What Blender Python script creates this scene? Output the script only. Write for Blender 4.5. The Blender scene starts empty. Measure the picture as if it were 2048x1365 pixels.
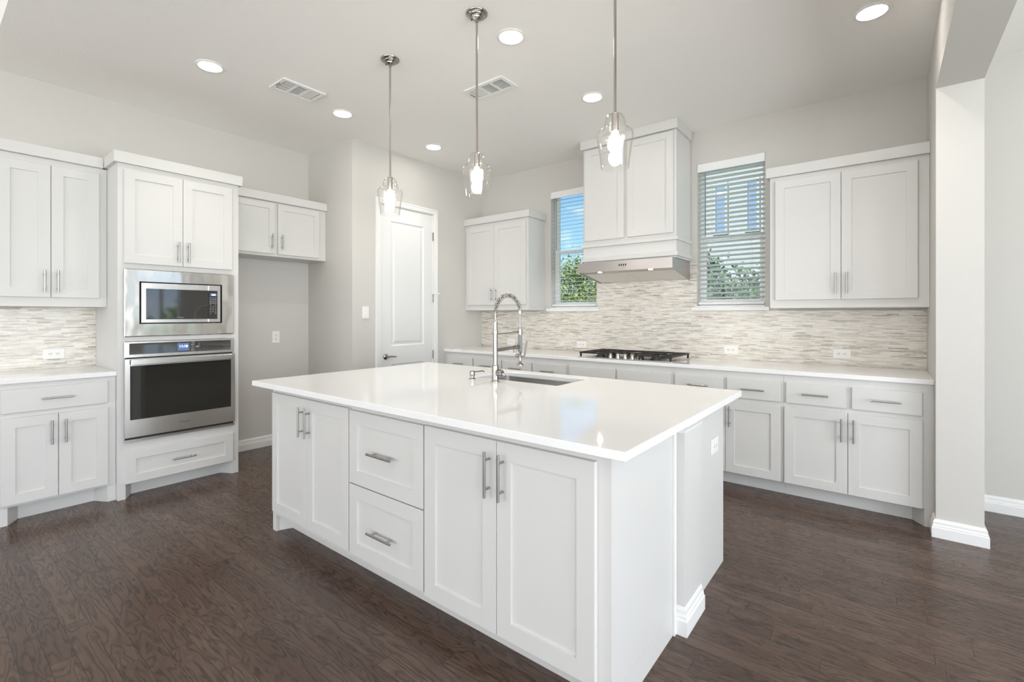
import bpy, bmesh, math, random
from mathutils import Vector, Matrix

S = bpy.context.scene
COL = S.collection
R = math.radians

# ------------------------------------------------------------------ camera
FPX, YAW, CY, EYE = 949.77, 38.1644, 629.364, 1.31594
cd = bpy.data.cameras.new('camera')
cam = bpy.data.objects.new('camera', cd)
COL.objects.link(cam)
cam.location = (0, 0, EYE)
cam.rotation_euler = (R(90), 0, R(YAW))
cd.sensor_fit = 'HORIZONTAL'
cd.sensor_width = 36.0
cd.lens = 36.0 * FPX / 2048
cd.shift_y = -(1365 / 2 - CY) / 2048
cd.clip_start = 0.05
S.camera = cam

# ------------------------------------------------------------------ view
S.view_settings.view_transform = 'Standard'
S.view_settings.look = 'None'
S.view_settings.gamma = 1
S.view_settings.use_curve_mapping = False
S.view_settings.exposure = 0.68
S.cycles.max_bounces = 10
S.cycles.diffuse_bounces = 6
S.cycles.glossy_bounces = 4
S.cycles.transparent_max_bounces = 24
S.cycles.caustics_reflective = False
S.cycles.caustics_refractive = False
S.cycles.sample_clamp_indirect = 6.0

# ------------------------------------------------------------------ sky
def make_world():
    w = bpy.data.worlds.new('sky')
    S.world = w
    w.use_nodes = True
    nt = w.node_tree
    N, L = nt.nodes, nt.links
    bg = N['Background']
    tc = N.new('ShaderNodeTexCoord')
    sep = N.new('ShaderNodeSeparateXYZ')
    L.new(tc.outputs['Generated'], sep.inputs[0])
    ramp = N.new('ShaderNodeValToRGB')
    e = ramp.color_ramp.elements
    e[0].position, e[0].color = 0.0, (0.60, 0.74, 0.88, 1)
    e[1].position, e[1].color = 0.34, (0.10, 0.28, 0.62, 1)
    em = e.new(.14); em.color = (0.26, 0.48, 0.78, 1)
    L.new(sep.outputs['Z'], ramp.inputs[0])
    mp = N.new('ShaderNodeMapping')
    mp.inputs['Scale'].default_value = (3.2, 3.2, 7.0)
    mp.inputs['Location'].default_value = (0.35, 0.2, 0.1)
    L.new(tc.outputs['Generated'], mp.inputs[0])
    nz = N.new('ShaderNodeTexNoise')
    nz.inputs['Scale'].default_value = 1.6
    nz.inputs['Detail'].default_value = 7
    nz.inputs['Roughness'].default_value = 0.55
    L.new(mp.outputs[0], nz.inputs['Vector'])
    cr = N.new('ShaderNodeValToRGB')
    cr.color_ramp.elements[0].position = 0.47
    cr.color_ramp.elements[1].position = 0.64
    L.new(nz.outputs['Fac'], cr.inputs[0])
    mx = N.new('ShaderNodeMix'); mx.data_type = 'RGBA'
    L.new(cr.outputs['Color'], mx.inputs[0])
    L.new(ramp.outputs['Color'], mx.inputs[6])
    mx.inputs[7].default_value = (0.80, 0.84, 0.88, 1)
    L.new(mx.outputs[2], bg.inputs['Color'])
    bg.inputs['Strength'].default_value = 1.15
make_world()

# ------------------------------------------------------------------ lights
def light(name, kind, loc, rot, energy, color=(1, 1, 1), **kw):
    d = bpy.data.lights.new(name, kind)
    d.energy = energy; d.color = color
    for k, v in kw.items(): setattr(d, k, v)
    o = bpy.data.objects.new(name, d)
    COL.objects.link(o)
    o.location = loc; o.rotation_euler = rot
    return o
light('sun', 'SUN', (0, -8, 12), (R(38), R(-14), 0), 6.0, (1, .96, .9), angle=R(1))
# daylight arriving through the windows of the east wall and of the living room wall
XEAST = 3.8
DAY = (0.90, 0.95, 1.0)
light('daylight_east_a', 'AREA', (XEAST + .12, .95, 1.45), (R(108), 0, R(90)), 118, DAY, shape='RECTANGLE', size=2.6, size_y=2.3)
light('daylight_east_b', 'AREA', (XEAST + .12, -2.45, 1.45), (R(108), 0, R(90)), 82, DAY, shape='RECTANGLE', size=2.6, size_y=2.3)
light('daylight_living_a', 'AREA', (-2.5, -4.62, 1.5), (R(112), 0, 0), 72, (1, .985, .96), shape='RECTANGLE', size=3.9, size_y=2.3)
light('daylight_living_b', 'AREA', (1.9, -4.62, 1.5), (R(112), 0, 0), 50, (1, .985, .96), shape='RECTANGLE', size=3.1, size_y=2.3)

# ------------------------------------------------------------------ materials
def mat(name, color=(.8, .8, .8), rough=.5, metal=0.0, coat=0.0, emit=None, estr=0.0, spec=0.5):
    m = bpy.data.materials.new(name)
    m.use_nodes = True
    b = m.node_tree.nodes['Principled BSDF']
    b.inputs['Base Color'].default_value = (*color, 1)
    b.inputs['Roughness'].default_value = rough
    b.inputs['Metallic'].default_value = metal
    b.inputs['Coat Weight'].default_value = coat
    b.inputs['Specular IOR Level'].default_value = spec
    if emit:
        b.inputs['Emission Color'].default_value = (*emit, 1)
        b.inputs['Emission Strength'].default_value = estr
    return m

def nodes(m):
    nt = m.node_tree
    return nt.nodes, nt.links, nt.nodes['Principled BSDF']

def objcoord(N, L, scale=(1, 1, 1), rot=(0, 0, 0), kind='Object'):
    tc = N.new('ShaderNodeTexCoord')
    mp = N.new('ShaderNodeMapping')
    mp.inputs['Scale'].default_value = scale
    mp.inputs['Rotation'].default_value = rot
    L.new(tc.outputs[kind], mp.inputs[0])
    return mp.outputs[0]

def noise(N, L, vec, scale, detail=3, rough=.5, dist=0.0):
    n = N.new('ShaderNodeTexNoise')
    n.inputs['Scale'].default_value = scale
    n.inputs['Detail'].default_value = detail
    n.inputs['Roughness'].default_value = rough
    n.inputs['Distortion'].default_value = dist
    L.new(vec, n.inputs['Vector'])
    return n.outputs['Fac']

def ramp(N, L, fac, stops):
    r = N.new('ShaderNodeValToRGB')
    el = r.color_ramp.elements
    while len(el) < len(stops): el.new(.5)
    for e, (p, c) in zip(el, stops):
        e.position = p
        e.color = (*c, 1) if len(c) == 3 else c
    L.new(fac, r.inputs[0])
    return r.outputs['Color']

def bump(N, L, b, height, strength, distance):
    bp = N.new('ShaderNodeBump')
    bp.inputs['Strength'].default_value = strength
    bp.inputs['Distance'].default_value = distance
    L.new(height, bp.inputs['Height'])
    L.new(bp.outputs[0], b.inputs['Normal'])
    return bp

def mixc(N, L, fac, a, b, blend='MIX'):
    m = N.new('ShaderNodeMix'); m.data_type = 'RGBA'; m.blend_type = blend
    if isinstance(fac, (int, float)): m.inputs[0].default_value = fac
    else: L.new(fac, m.inputs[0])
    for i, v in ((6, a), (7, b)):
        if isinstance(v, tuple): m.inputs[i].default_value = (*v, 1)
        else: L.new(v, m.inputs[i])
    return m.outputs[2]

def textured_paint(name, color, rough, scale, strength):
    m = mat(name, color, rough)
    N, L, b = nodes(m)
    v = objcoord(N, L)
    f = noise(N, L, v, scale, 3, .6)
    bump(N, L, b, f, strength, .002)
    return m

M = {}
M['wall'] = textured_paint('greige_wall_paint', (.60, .58, .545), .85, 130, .35)
M['wall_cool'] = M['wall']
M['ceiling'] = textured_paint('ceiling_paint', (.89, .875, .845), .95, 90, .5)
M['cab'] = mat('white_cabinet_paint', (.655, .645, .622), .42)
M['trimw'] = mat('white_trim_paint', (.82, .815, .80), .38)
M['doorw'] = mat('white_door_paint', (.78, .78, .77), .45)
M['plastic'] = mat('white_plastic', (.84, .83, .80), .4)
M['dark'] = mat('dark_gap', (.012, .012, .012), .6)
M['blackglass'] = mat('black_glass', (.010, .010, .011), .04)
M['blackglass'].node_tree.nodes['Principled BSDF'].inputs['IOR'].default_value = 2.3
M['ovenglass'] = mat('oven_glass', (.016, .015, .012), .06, spec=.7)
M['panelgrey'] = mat('keypad_grey', (.35, .36, .38), .5)
M['iron'] = mat('cast_iron', (.022, .018, .016), .5)
M['burner'] = mat('burner_cap', (.03, .03, .03), .4)
M['nickel'] = mat('brushed_nickel', (.36, .342, .32), .22, 1)
M['pull'] = mat('satin_pull', (.40, .39, .375), .32, 1)
M['chrome'] = mat('chrome', (.50, .485, .46), .15, 1)
M['greygrip'] = mat('grey_rubber', (.22, .23, .23), .5)
def slatmat():
    m = mat('blind_slat', (.86, .88, .87), .45)
    N, L, b = nodes(m)
    t = N.new('ShaderNodeBsdfTranslucent'); t.inputs[0].default_value = (.92, .93, .91, 1)
    mx = N.new('ShaderNodeMixShader'); mx.inputs[0].default_value = .62
    L.new(b.outputs[0], mx.inputs[1]); L.new(t.outputs[0], mx.inputs[2])
    L.new(mx.outputs[0], N['Material Output'].inputs[0])
    return m
M['slat'] = slatmat()
M['vinyl'] = mat('window_vinyl', (.84, .84, .83), .4)
M['vent'] = mat('vent_enamel', (.84, .83, .81), .4)
M['filter'] = mat('hood_filter', (.82, .79, .73), .5)
M['lampwhite'] = mat('lamp_face', (1, 1, 1), .5, emit=(1, .955, .89), estr=34)
M['bulb'] = mat('bulb_glow', (1, 1, 1), .5, emit=(1, .945, .87), estr=36)
M['hoodlamp'] = mat('hood_lamp_face', (1, 1, 1), .5, emit=(1, .86, .68), estr=55)
M['display'] = mat('display_blue', (.02, .03, .08), .2, emit=(.16, .28, .60), estr=.4)
M['digits'] = mat('display_digits', (.8, .9, 1), .4, emit=(.85, .93, 1), estr=1.6)
M['ink'] = mat('badge_ink', (.08, .07, .06), .4)
M['bark'] = mat('bark', (.12, .085, .06), .9)
M['siding'] = mat('house_siding', (.33, .36, .36), .8)
M['roof'] = mat('house_roof', (.10, .09, .085), .9)
M['houseglass'] = mat('house_glass', (.16, .26, .46), .05, spec=.6)  # blue of the reflected sky put into the base colour
M['grass'] = mat('pale_lawn', (.30, .34, .22), .95)  # lightened so the ground throws more light up onto the blind slats
M['rod'] = mat('pendant_rod', (.50, .46, .43), .25, 1)

def steel():
    m = mat('brushed_steel', (.66, .645, .62), .22, 1)
    N, L, b = nodes(m)
    v = objcoord(N, L, (2, 2, 320))
    f = noise(N, L, v, 3, 2)
    bump(N, L, b, f, .10, .001)
    v2 = objcoord(N, L, (1, 1, 1))
    g = noise(N, L, v2, 2.2, 1)
    c = ramp(N, L, g, [(0.3, (.60, .585, .565)), (.7, (.72, .705, .68))])
    L.new(c, b.inputs['Base Color'])
    return m
M['steel'] = steel()
M['hoodsteel'] = mat('hood_steel', (.46, .43, .41), .28, 1)
def polished():
    m = mat('polished_steel', (.86, .84, .81), .13, 1)
    N, L, b = nodes(m)
    v = objcoord(N, L, (1, 3.5, 2.2))
    f = noise(N, L, v, 2.6, 1)
    bump(N, L, b, f, .30, .010)
    return m
M['polished'] = polished()
def quartz():
    m = mat('white_quartz', (.86, .855, .845), .07)
    N, L, b = nodes(m)
    v = objcoord(N, L)
    f = noise(N, L, v, 160, 2)
    c = ramp(N, L, f, [(.3, (.84, .835, .825)), (.7, (.88, .875, .865))])
    L.new(c, b.inputs['Base Color'])
    return m
M['quartz'] = quartz()
def glass(name, tint, ior, boost=0.0, glow_veil=0.0):
    m = bpy.data.materials.new(name)
    m.use_nodes = True
    nt = m.node_tree; N, L = nt.nodes, nt.links
    N.remove(N['Principled BSDF'])
    t = N.new('ShaderNodeBsdfTransparent'); t.inputs[0].default_value = (*tint, 1)
    g = N.new('ShaderNodeBsdfGlossy'); g.inputs['Roughness'].default_value = .02
    # two-sided Schlick reflectance, so that both faces of the thin wall reflect alike
    geo = N.new('ShaderNodeNewGeometry')
    dt = N.new('ShaderNodeVectorMath'); dt.operation = 'DOT_PRODUCT'
    L.new(geo.outputs['Normal'], dt.inputs[0]); L.new(geo.outputs['Incoming'], dt.inputs[1])
    def mth(op, a, b=None):
        n = N.new('ShaderNodeMath'); n.operation = op
        for i, v in enumerate((a, b)):
            if v is None: continue
            if isinstance(v, (int, float)): n.inputs[i].default_value = v
            else: L.new(v, n.inputs[i])
        return n.outputs[0]
    f0 = ((ior - 1) / (ior + 1)) ** 2 + boost
    k = mth('POWER', mth('SUBTRACT', 1.0, mth('ABSOLUTE', dt.outputs['Value'])), 5.0)
    ad = N.new('ShaderNodeMath'); ad.operation = 'ADD'; ad.use_clamp = True
    L.new(mth('MULTIPLY', k, 1 - f0), ad.inputs[0]); ad.inputs[1].default_value = f0
    mx = N.new('ShaderNodeMixShader')
    L.new(ad.outputs[0], mx.inputs[0]); L.new(t.outputs[0], mx.inputs[1]); L.new(g.outputs[0], mx.inputs[2])
    out = mx.outputs[0]
    if glow_veil:   # translucent share mixed in to imitate the bulb's glow in the glass
        d = N.new('ShaderNodeBsdfTranslucent'); d.inputs[0].default_value = (1, .97, .94, 1)
        m2 = N.new('ShaderNodeMixShader'); m2.inputs[0].default_value = glow_veil
        L.new(out, m2.inputs[1]); L.new(d.outputs[0], m2.inputs[2]); out = m2.outputs[0]
    L.new(out, N['Material Output'].inputs[0])
    return m
M['pane'] = glass('window_pane', (.95, .97, .96), 1.35)
M['shade'] = glass('clear_shade_glass', (.985, .982, .975), 1.42, .01, .0022)

def row_shift(N, L, vec, row, amount, seed=0.0):
    """Slide every course of strips or planks by its own random length."""
    sp = N.new('ShaderNodeSeparateXYZ'); L.new(vec, sp.inputs[0])
    dv = N.new('ShaderNodeMath'); dv.operation = 'DIVIDE'; dv.inputs[1].default_value = row
    L.new(sp.outputs['Y'], dv.inputs[0])
    fl = N.new('ShaderNodeMath'); fl.operation = 'FLOOR'; L.new(dv.outputs[0], fl.inputs[0])
    ad = N.new('ShaderNodeMath'); ad.operation = 'ADD'; ad.inputs[1].default_value = seed
    L.new(fl.outputs[0], ad.inputs[0])
    wn = N.new('ShaderNodeTexWhiteNoise'); wn.noise_dimensions = '1D'; L.new(ad.outputs[0], wn.inputs['W'])
    ma = N.new('ShaderNodeMath'); ma.operation = 'MULTIPLY_ADD'; ma.inputs[1].default_value = amount
    L.new(wn.outputs['Value'], ma.inputs[0]); L.new(sp.outputs['X'], ma.inputs[2])
    cb = N.new('ShaderNodeCombineXYZ')
    L.new(ma.outputs[0], cb.inputs['X']); L.new(sp.outputs['Y'], cb.inputs['Y']); L.new(sp.outputs['Z'], cb.inputs['Z'])
    return cb.outputs[0]

def tile():
    m = mat('marble_strip_mosaic', (.7, .68, .64), .28)
    N, L, b = nodes(m)
    tc = N.new('ShaderNodeTexCoord')
    sp = N.new('ShaderNodeSeparateXYZ'); L.new(tc.outputs['Object'], sp.inputs[0])
    ad = N.new('ShaderNodeMath'); ad.operation = 'ADD'
    L.new(sp.outputs['X'], ad.inputs[0]); L.new(sp.outputs['Y'], ad.inputs[1])
    cb = N.new('ShaderNodeCombineXYZ')
    L.new(ad.outputs[0], cb.inputs['X']); L.new(sp.outputs['Z'], cb.inputs['Y'])
    # wobble strip ends so that strips differ in length from row to row
    br = N.new('ShaderNodeTexBrick')
    br.inputs['Color1'].default_value = (0, 0, 0, 1); br.inputs['Color2'].default_value = (1, 1, 1, 1)
    br.inputs['Mortar'].default_value = (.42, .42, .42, 1)
    br.inputs['Scale'].default_value = 1
    br.inputs['Brick Width'].default_value = .12
    br.inputs['Row Height'].default_value = .0102
    br.inputs['Mortar Size'].default_value = .0007
    br.inputs['Mortar Smooth'].default_value = .2
    br.offset = 0; br.squash = .62; br.squash_frequency = 3
    L.new(row_shift(N, L, cb.outputs[0], .0102, 2.0), br.inputs['Vector'])
    col = ramp(N, L, br.outputs['Color'], [(0, (.42, .38, .335)), (.05, (.53, .495, .445)), (.18, (.70, .66, .605)),
                                          (.5, (.77, .735, .685)), (.8, (.81, .78, .74)), (1, (.75, .73, .70))])
    mp = N.new('ShaderNodeMapping'); mp.inputs['Scale'].default_value = (9, 75, 1)
    L.new(cb.outputs[0], mp.inputs[0])
    v1 = noise(N, L, mp.outputs[0], 1.0, 5, .65, .6)
    vein = ramp(N, L, v1, [(.30, (.62, .58, .53)), (.45, (.94, .93, .91)), (.65, (1.06, 1.05, 1.03))])
    b2 = N.new('ShaderNodeTexBrick')
    b2.inputs['Color1'].default_value = (0, 0, 0, 1); b2.inputs['Color2'].default_value = (1, 1, 1, 1)
    b2.inputs['Mortar'].default_value = (.5, .5, .5, 1)
    b2.inputs['Scale'].default_value = 1
    b2.inputs['Brick Width'].default_value = .071; b2.inputs['Row Height'].default_value = .0102
    b2.inputs['Mortar Size'].default_value = .0003
    b2.offset = 0; b2.squash = 1.9; b2.squash_frequency = 4
    L.new(row_shift(N, L, cb.outputs[0], .0102, 2.0, 31.0), b2.inputs['Vector'])
    tone = ramp(N, L, b2.outputs['Color'], [(0, (.80, .77, .73)), (.25, (.93, .915, .89)), (.6, (1.0, .995, .985)), (1, (1.07, 1.06, 1.05))])
    col = mixc(N, L, .9, col, tone, 'MULTIPLY')
    c2 = mixc(N, L, .9, col, vein, 'MULTIPLY')
    L.new(c2, b.inputs['Base Color'])
    mth = N.new('ShaderNodeMath'); mth.operation = 'MULTIPLY_ADD'
    L.new(br.outputs['Fac'], mth.inputs[0]); mth.inputs[1].default_value = -1.5
    rgb = N.new('ShaderNodeRGBToBW'); L.new(br.outputs['Color'], rgb.inputs[0])
    L.new(rgb.outputs[0], mth.inputs[2])
    bump(N, L, b, mth.outputs[0], .5, .0015)
    return m
M['tile'] = tile()

def wood():
    m = mat('dark_oak_planks', (.08, .055, .045), .3)
    N, L, b = nodes(m)
    v = objcoord(N, L)
    br = N.new('ShaderNodeTexBrick')
    br.inputs['Color1'].default_value = (0, 0, 0, 1); br.inputs['Color2'].default_value = (1, 1, 1, 1)
    br.inputs['Mortar'].default_value = (.5, .5, .5, 1)
    br.inputs['Scale'].default_value = 1
    br.inputs['Brick Width'].default_value = .95
    br.inputs['Row Height'].default_value = .076
    br.inputs['Mortar Size'].default_value = .0010
    br.inputs['Mortar Smooth'].default_value = .1
    br.offset = 0; br.squash = .7; br.squash_frequency = 3
    L.new(row_shift(N, L, v, .076, 4.0), br.inputs['Vector'])
    # a different slice of grain for every plank
    bw = N.new('ShaderNodeRGBToBW'); L.new(br.outputs['Color'], bw.inputs[0])
    mu = N.new('ShaderNodeMath'); mu.operation = 'MULTIPLY'; mu.inputs[1].default_value = 37.0
    L.new(bw.outputs[0], mu.inputs[0])
    cz = N.new('ShaderNodeCombineXYZ'); L.new(mu.outputs[0], cz.inputs['Z'])
    va = N.new('ShaderNodeVectorMath'); va.operation = 'ADD'
    L.new(v, va.inputs[0]); L.new(cz.outputs[0], va.inputs[1])
    # cathedral figure: contour lines of a stretched noise field
    m1 = N.new('ShaderNodeMapping'); m1.inputs['Scale'].default_value = (2.3, 13.0, 1)
    L.new(va.outputs[0], m1.inputs[0])
    f1 = noise(N, L, m1.outputs[0], 1.0, 2, .5, .35)
    m3 = N.new('ShaderNodeMapping'); m3.inputs['Scale'].default_value = (9, 70, 1)
    L.new(va.outputs[0], m3.inputs[0])
    f3 = noise(N, L, m3.outputs[0], 1.0, 3, .6)
    fray = N.new('ShaderNodeMath'); fray.operation = 'MULTIPLY_ADD'; fray.inputs[1].default_value = .045
    L.new(f3, fray.inputs[0]); L.new(f1, fray.inputs[2]); f1 = fray.outputs[0]
    k = N.new('ShaderNodeMath'); k.operation = 'MULTIPLY'; k.inputs[1].default_value = 12.0
    L.new(f1, k.inputs[0])
    pp = N.new('ShaderNodeMath'); pp.operation = 'PINGPONG'; pp.inputs[1].default_value = .5
    L.new(k.outputs[0], pp.inputs[0])
    rings = ramp(N, L, pp.outputs[0], [(0, (.25, .25, .25)), (.13, (.55, .55, .55)), (.28, (.95, .95, .95)), (.5, (1, 1, 1))])
    # fine pores
    m2 = N.new('ShaderNodeMapping'); m2.inputs['Scale'].default_value = (6, 150, 1)
    L.new(va.outputs[0], m2.inputs[0])
    f2 = noise(N, L, m2.outputs[0], 1.0, 4, .6)
    pores = ramp(N, L, f2, [(.35, (.70, .70, .70)), (.6, (1, 1, 1))])
    base = ramp(N, L, br.outputs['Color'], [(0, (.088, .053, .039)), (.5, (.110, .068, .050)), (1, (.132, .084, .062))])
    c = mixc(N, L, .66, base, rings, 'MULTIPLY')
    c = mixc(N, L, .7, c, pores, 'MULTIPLY')
    c = mixc(N, L, br.outputs['Fac'], c, (.018, .013, .011))
    L.new(c, b.inputs['Base Color'])
    rr = N.new('ShaderNodeMapRange')
    rr.inputs['To Min'].default_value = .30; rr.inputs['To Max'].default_value = .24
    rb = N.new('ShaderNodeRGBToBW'); L.new(rings, rb.inputs[0])
    L.new(rb.outputs[0], rr.inputs[0]); L.new(rr.outputs[0], b.inputs['Roughness'])
    h1 = N.new('ShaderNodeMath'); h1.operation = 'MULTIPLY_ADD'
    L.new(br.outputs['Fac'], h1.inputs[0]); h1.inputs[1].default_value = -3.0
    L.new(rb.outputs[0], h1.inputs[2])
    bump(N, L, b, h1.outputs[0], .22, .0015)
    b.inputs['Specular IOR Level'].default_value = .42
    return m
M['wood'] = wood()

def leafmat(name, a, c):
    m = mat(name, a, .6)
    N, L, b = nodes(m)
    v = objcoord(N, L)
    f = noise(N, L, v, 7, 3)
    L.new(ramp(N, L, f, [(.3, a), (.7, c)]), b.inputs['Base Color'])
    return m
M['leaf'] = leafmat('tree_leaves', (.07, .13, .035), (.27, .33, .11))
M['leaf_dark'] = leafmat('shrub_leaves', (.03, .075, .025), (.10, .17, .06))

# ------------------------------------------------------------------ mesh helpers
class MB:
    def __init__(self): self.bm = bmesh.new()
    def face(self, pts):
        try: return self.bm.faces.new([self.bm.verts.new(p) for p in pts])
        except ValueError: return None
    def box(self, x0, x1, y0, y1, z0, z1):
        if x0 > x1: x0, x1 = x1, x0
        if y0 > y1: y0, y1 = y1, y0
        if z0 > z1: z0, z1 = z1, z0
        v = [self.bm.verts.new((x, y, z)) for z in (z0, z1) for x, y in ((x0, y0), (x1, y0), (x1, y1), (x0, y1))]
        for f in ((3, 2, 1, 0), (4, 5, 6, 7), (0, 1, 5, 4), (1, 2, 6, 5), (2, 3, 7, 6), (3, 0, 4, 7)):
            self.bm.faces.new([v[i] for i in f])
        return self
    def hexa(self, lo, hi):
        a = [self.bm.verts.new(p) for p in lo]; b = [self.bm.verts.new(p) for p in hi]
        n = len(a)
        self.bm.faces.new(a[::-1]); self.bm.faces.new(b)
        for i in range(n): self.bm.faces.new([a[i], a[(i + 1) % n], b[(i + 1) % n], b[i]])
        return self
    def prism(self, pts, z0, z1):
        return self.hexa([(x, y, z0) for x, y in pts], [(x, y, z1) for x, y in pts])
    def lathe(self, prof, c, axis='z', seg=32, close=False):
        rings = []
        for r, h in prof:
            ring = []
            for i in range(seg):
                a = 2 * math.pi * i / seg
                p = (r * math.cos(a), r * math.sin(a), h)
                if axis == 'x': p = (h, p[0], p[1])
                elif axis == 'y': p = (p[0], h, p[1])
                ring.append(self.bm.verts.new((c[0] + p[0], c[1] + p[1], c[2] + p[2])))
            rings.append(ring)
        pairs = list(zip(rings, rings[1:]))
        if close: pairs.append((rings[-1], rings[0]))
        for a, b in pairs:
            for i in range(seg):
                self.bm.faces.new([a[i], a[(i + 1) % seg], b[(i + 1) % seg], b[i]])
        if not close:
            if prof[0][0] > 1e-6: self.bm.faces.new(rings[0][::-1])
            if prof[-1][0] > 1e-6: self.bm.faces.new(rings[-1])
        return self
    def tube(self, pts, r, seg=12, caps=True):
        pts = [Vector(p) for p in pts]
        n = len(pts)
        rs = r if isinstance(r, (list, tuple)) else [r] * n
        t0 = (pts[1] - pts[0]).normalized()
        u = t0.orthogonal().normalized()
        rings = []
        for i, p in enumerate(pts):
            if i == 0: t = t0
            elif i == n - 1: t = (pts[-1] - pts[-2]).normalized()
            else: t = (pts[i + 1] - pts[i - 1]).normalized()
            u = (u - t * u.dot(t)).normalized()
            w = t.cross(u)
            rings.append([self.bm.verts.new(p + (u * math.cos(2 * math.pi * k / seg) + w * math.sin(2 * math.pi * k / seg)) * rs[i]) for k in range(seg)])
        for a, b in zip(rings, rings[1:]):
            for k in range(seg): self.bm.faces.new([a[k], a[(k + 1) % seg], b[(k + 1) % seg], b[k]])
        if caps:
            self.bm.faces.new(rings[0][::-1]); self.bm.faces.new(rings[-1])
        return self
    def build(self, name, m, parent=None, bevel=0.0, smooth=False, seg=1):
        bm = self.bm
        bmesh.ops.recalc_face_normals(bm, faces=bm.faces)
        if bevel:
            es = [e for e in bm.edges if len(e.link_faces) == 2 and e.calc_face_angle(0) > R(30)]
            bmesh.ops.bevel(bm, geom=es, offset=bevel, offset_type='OFFSET', segments=seg, profile=.5, affect='EDGES', clamp_overlap=True)
        root = parent
        off = Vector((0, 0, 0))
        while root is not None:
            off += root.location; root = root.parent
        if parent is None:
            # origin at the base centre
            xs = [v.co.x for v in bm.verts]; ys = [v.co.y for v in bm.verts]; zs = [v.co.z for v in bm.verts]
            off = Vector(((min(xs) + max(xs)) / 2, (min(ys) + max(ys)) / 2, min(zs)))
        bmesh.ops.translate(bm, verts=bm.verts, vec=-off)
        me = bpy.data.meshes.new(name)
        bm.to_mesh(me); bm.free()
        me.materials.append(m)
        if smooth:
            me.shade_smooth(); me.set_sharp_from_angle(angle=R(35))
        o = bpy.data.objects.new(name, me)
        COL.objects.link(o)
        if parent is None: o.location = off
        else: o.parent = parent
        return o

def tag(o, label=None, cat=None, group=None, kind=None):
    if label: o['label'] = label
    if cat: o['category'] = cat
    if group: o['group'] = group
    if kind: o['kind'] = kind
    return o
def thing(name, loc, label, cat, group=None, kind=None):
    o = bpy.data.objects.new(name, None)
    o.empty_display_size = .1
    COL.objects.link(o); o.location = loc
    return tag(o, label, cat, group, kind)

class Frame:
    """A cabinet front: a runs to the viewer's right, o comes out of the face, c is height."""
    def __init__(s, kind, base): s.kind, s.base = kind, base
    def P(s, a, o, c):
        if s.kind == 'S': return (a, s.base - o, c)       # looks towards -y
        if s.kind == 'N': return (-a, s.base + o, c)      # looks towards +y
        return (s.base + o, a, c)                         # looks towards +x
    def box(s, mb, a0, a1, o0, o1, c0, c1):
        p, q = s.P(a0, o0, c0), s.P(a1, o1, c1)
        return mb.box(p[0], q[0], p[1], q[1], p[2], q[2])
    def prism(s, mb, pts, c0, c1):
        return mb.hexa([s.P(a, o, c0) for a, o in pts], [s.P(a, o, c1) for a, o in pts])

def shaker_mesh(fr, a0, a1, c0, c1, t=.020, rail=.062, rec=.008):
    mb = MB(); bm = mb.bm
    def ring(a0, a1, c0, c1, o): return [bm.verts.new(fr.P(a, o, c)) for a, c in ((a0, c0), (a1, c0), (a1, c1), (a0, c1))]
    e = .0015
    back = ring(a0, a1, c0, c1, 0.0006)
    side = ring(a0, a1, c0, c1, t - e)
    front = ring(a0 + e, a1 - e, c0 + e, c1 - e, t)
    inn = ring(a0 + rail, a1 - rail, c0 + rail, c1 - rail, t)
    deep = ring(a0 + rail + .0015, a1 - rail - .0015, c0 + rail + .0015, c1 - rail - .0015, t - rec)
    for r, q in ((back, side), (side, front), (front, inn), (inn, deep)):
        for i in range(4): bm.faces.new([r[i], r[(i + 1) % 4], q[(i + 1) % 4], q[i]])
    bm.faces.new(deep); bm.faces.new(back[::-1])
    return mb
def flat_front(fr, a0, a1, c0, c1, t=.020):
    mb = MB(); fr.box(mb, a0, a1, .0006, t, c0, c1)
    return mb

def pull(fr, parent, a, c, vertical, length=.155, t=.020, m=None):
    mb = MB(); r = .0056; so = .030; h = length / 2; s = length * .32
    if vertical:
        mb.tube([fr.P(a, t + so, c - h), fr.P(a, t + so, c + h)], r)
        for d in (-s, s): mb.tube([fr.P(a, t, c + d), fr.P(a, t + so, c + d)], .0046, 8)
    else:
        mb.tube([fr.P(a - h, t + so, c), fr.P(a + h, t + so, c)], r)
        for d in (-s, s): mb.tube([fr.P(a + d, t, c), fr.P(a + d, t + so, c)], .0046, 8)
    return mb.build('handle', m or M['pull'], parent, smooth=True)

def door(fr, root, a0, a1, c0, c1, hand=None, hc=None, hl=.155, rail=.062):
    d = shaker_mesh(fr, a0, a1, c0, c1, rail=rail).build('door', M['cab'], root)
    if hand: pull(fr, d, (a1 - .032) if hand == 'r' else (a0 + .032), hc, True, hl)
    return d
def drawer(fr, root, a0, a1, c0, c1, handle=True, style='flat', hl=.155, hc=None, rail=.055):
    mb = flat_front(fr, a0, a1, c0, c1) if style == 'flat' else shaker_mesh(fr, a0, a1, c0, c1, rail=rail)
    d = mb.build('drawer', M['cab'], root, bevel=.0015 if style == 'flat' else 0)
    if handle: pull(fr, d, (a0 + a1) / 2, hc or (c0 + c1) / 2, False, hl)
    return d
def crown(fr, root, a0, a1, depth, c0, c1, out=.03, left=True, right=True):
    """Square crown board running round the front and the free ends."""
    mb = MB()
    fr.box(mb, a0, a1, -depth, out, c0, c1)
    return mb.build('crown_moulding', M['cab'], root, bevel=.0015)
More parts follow.
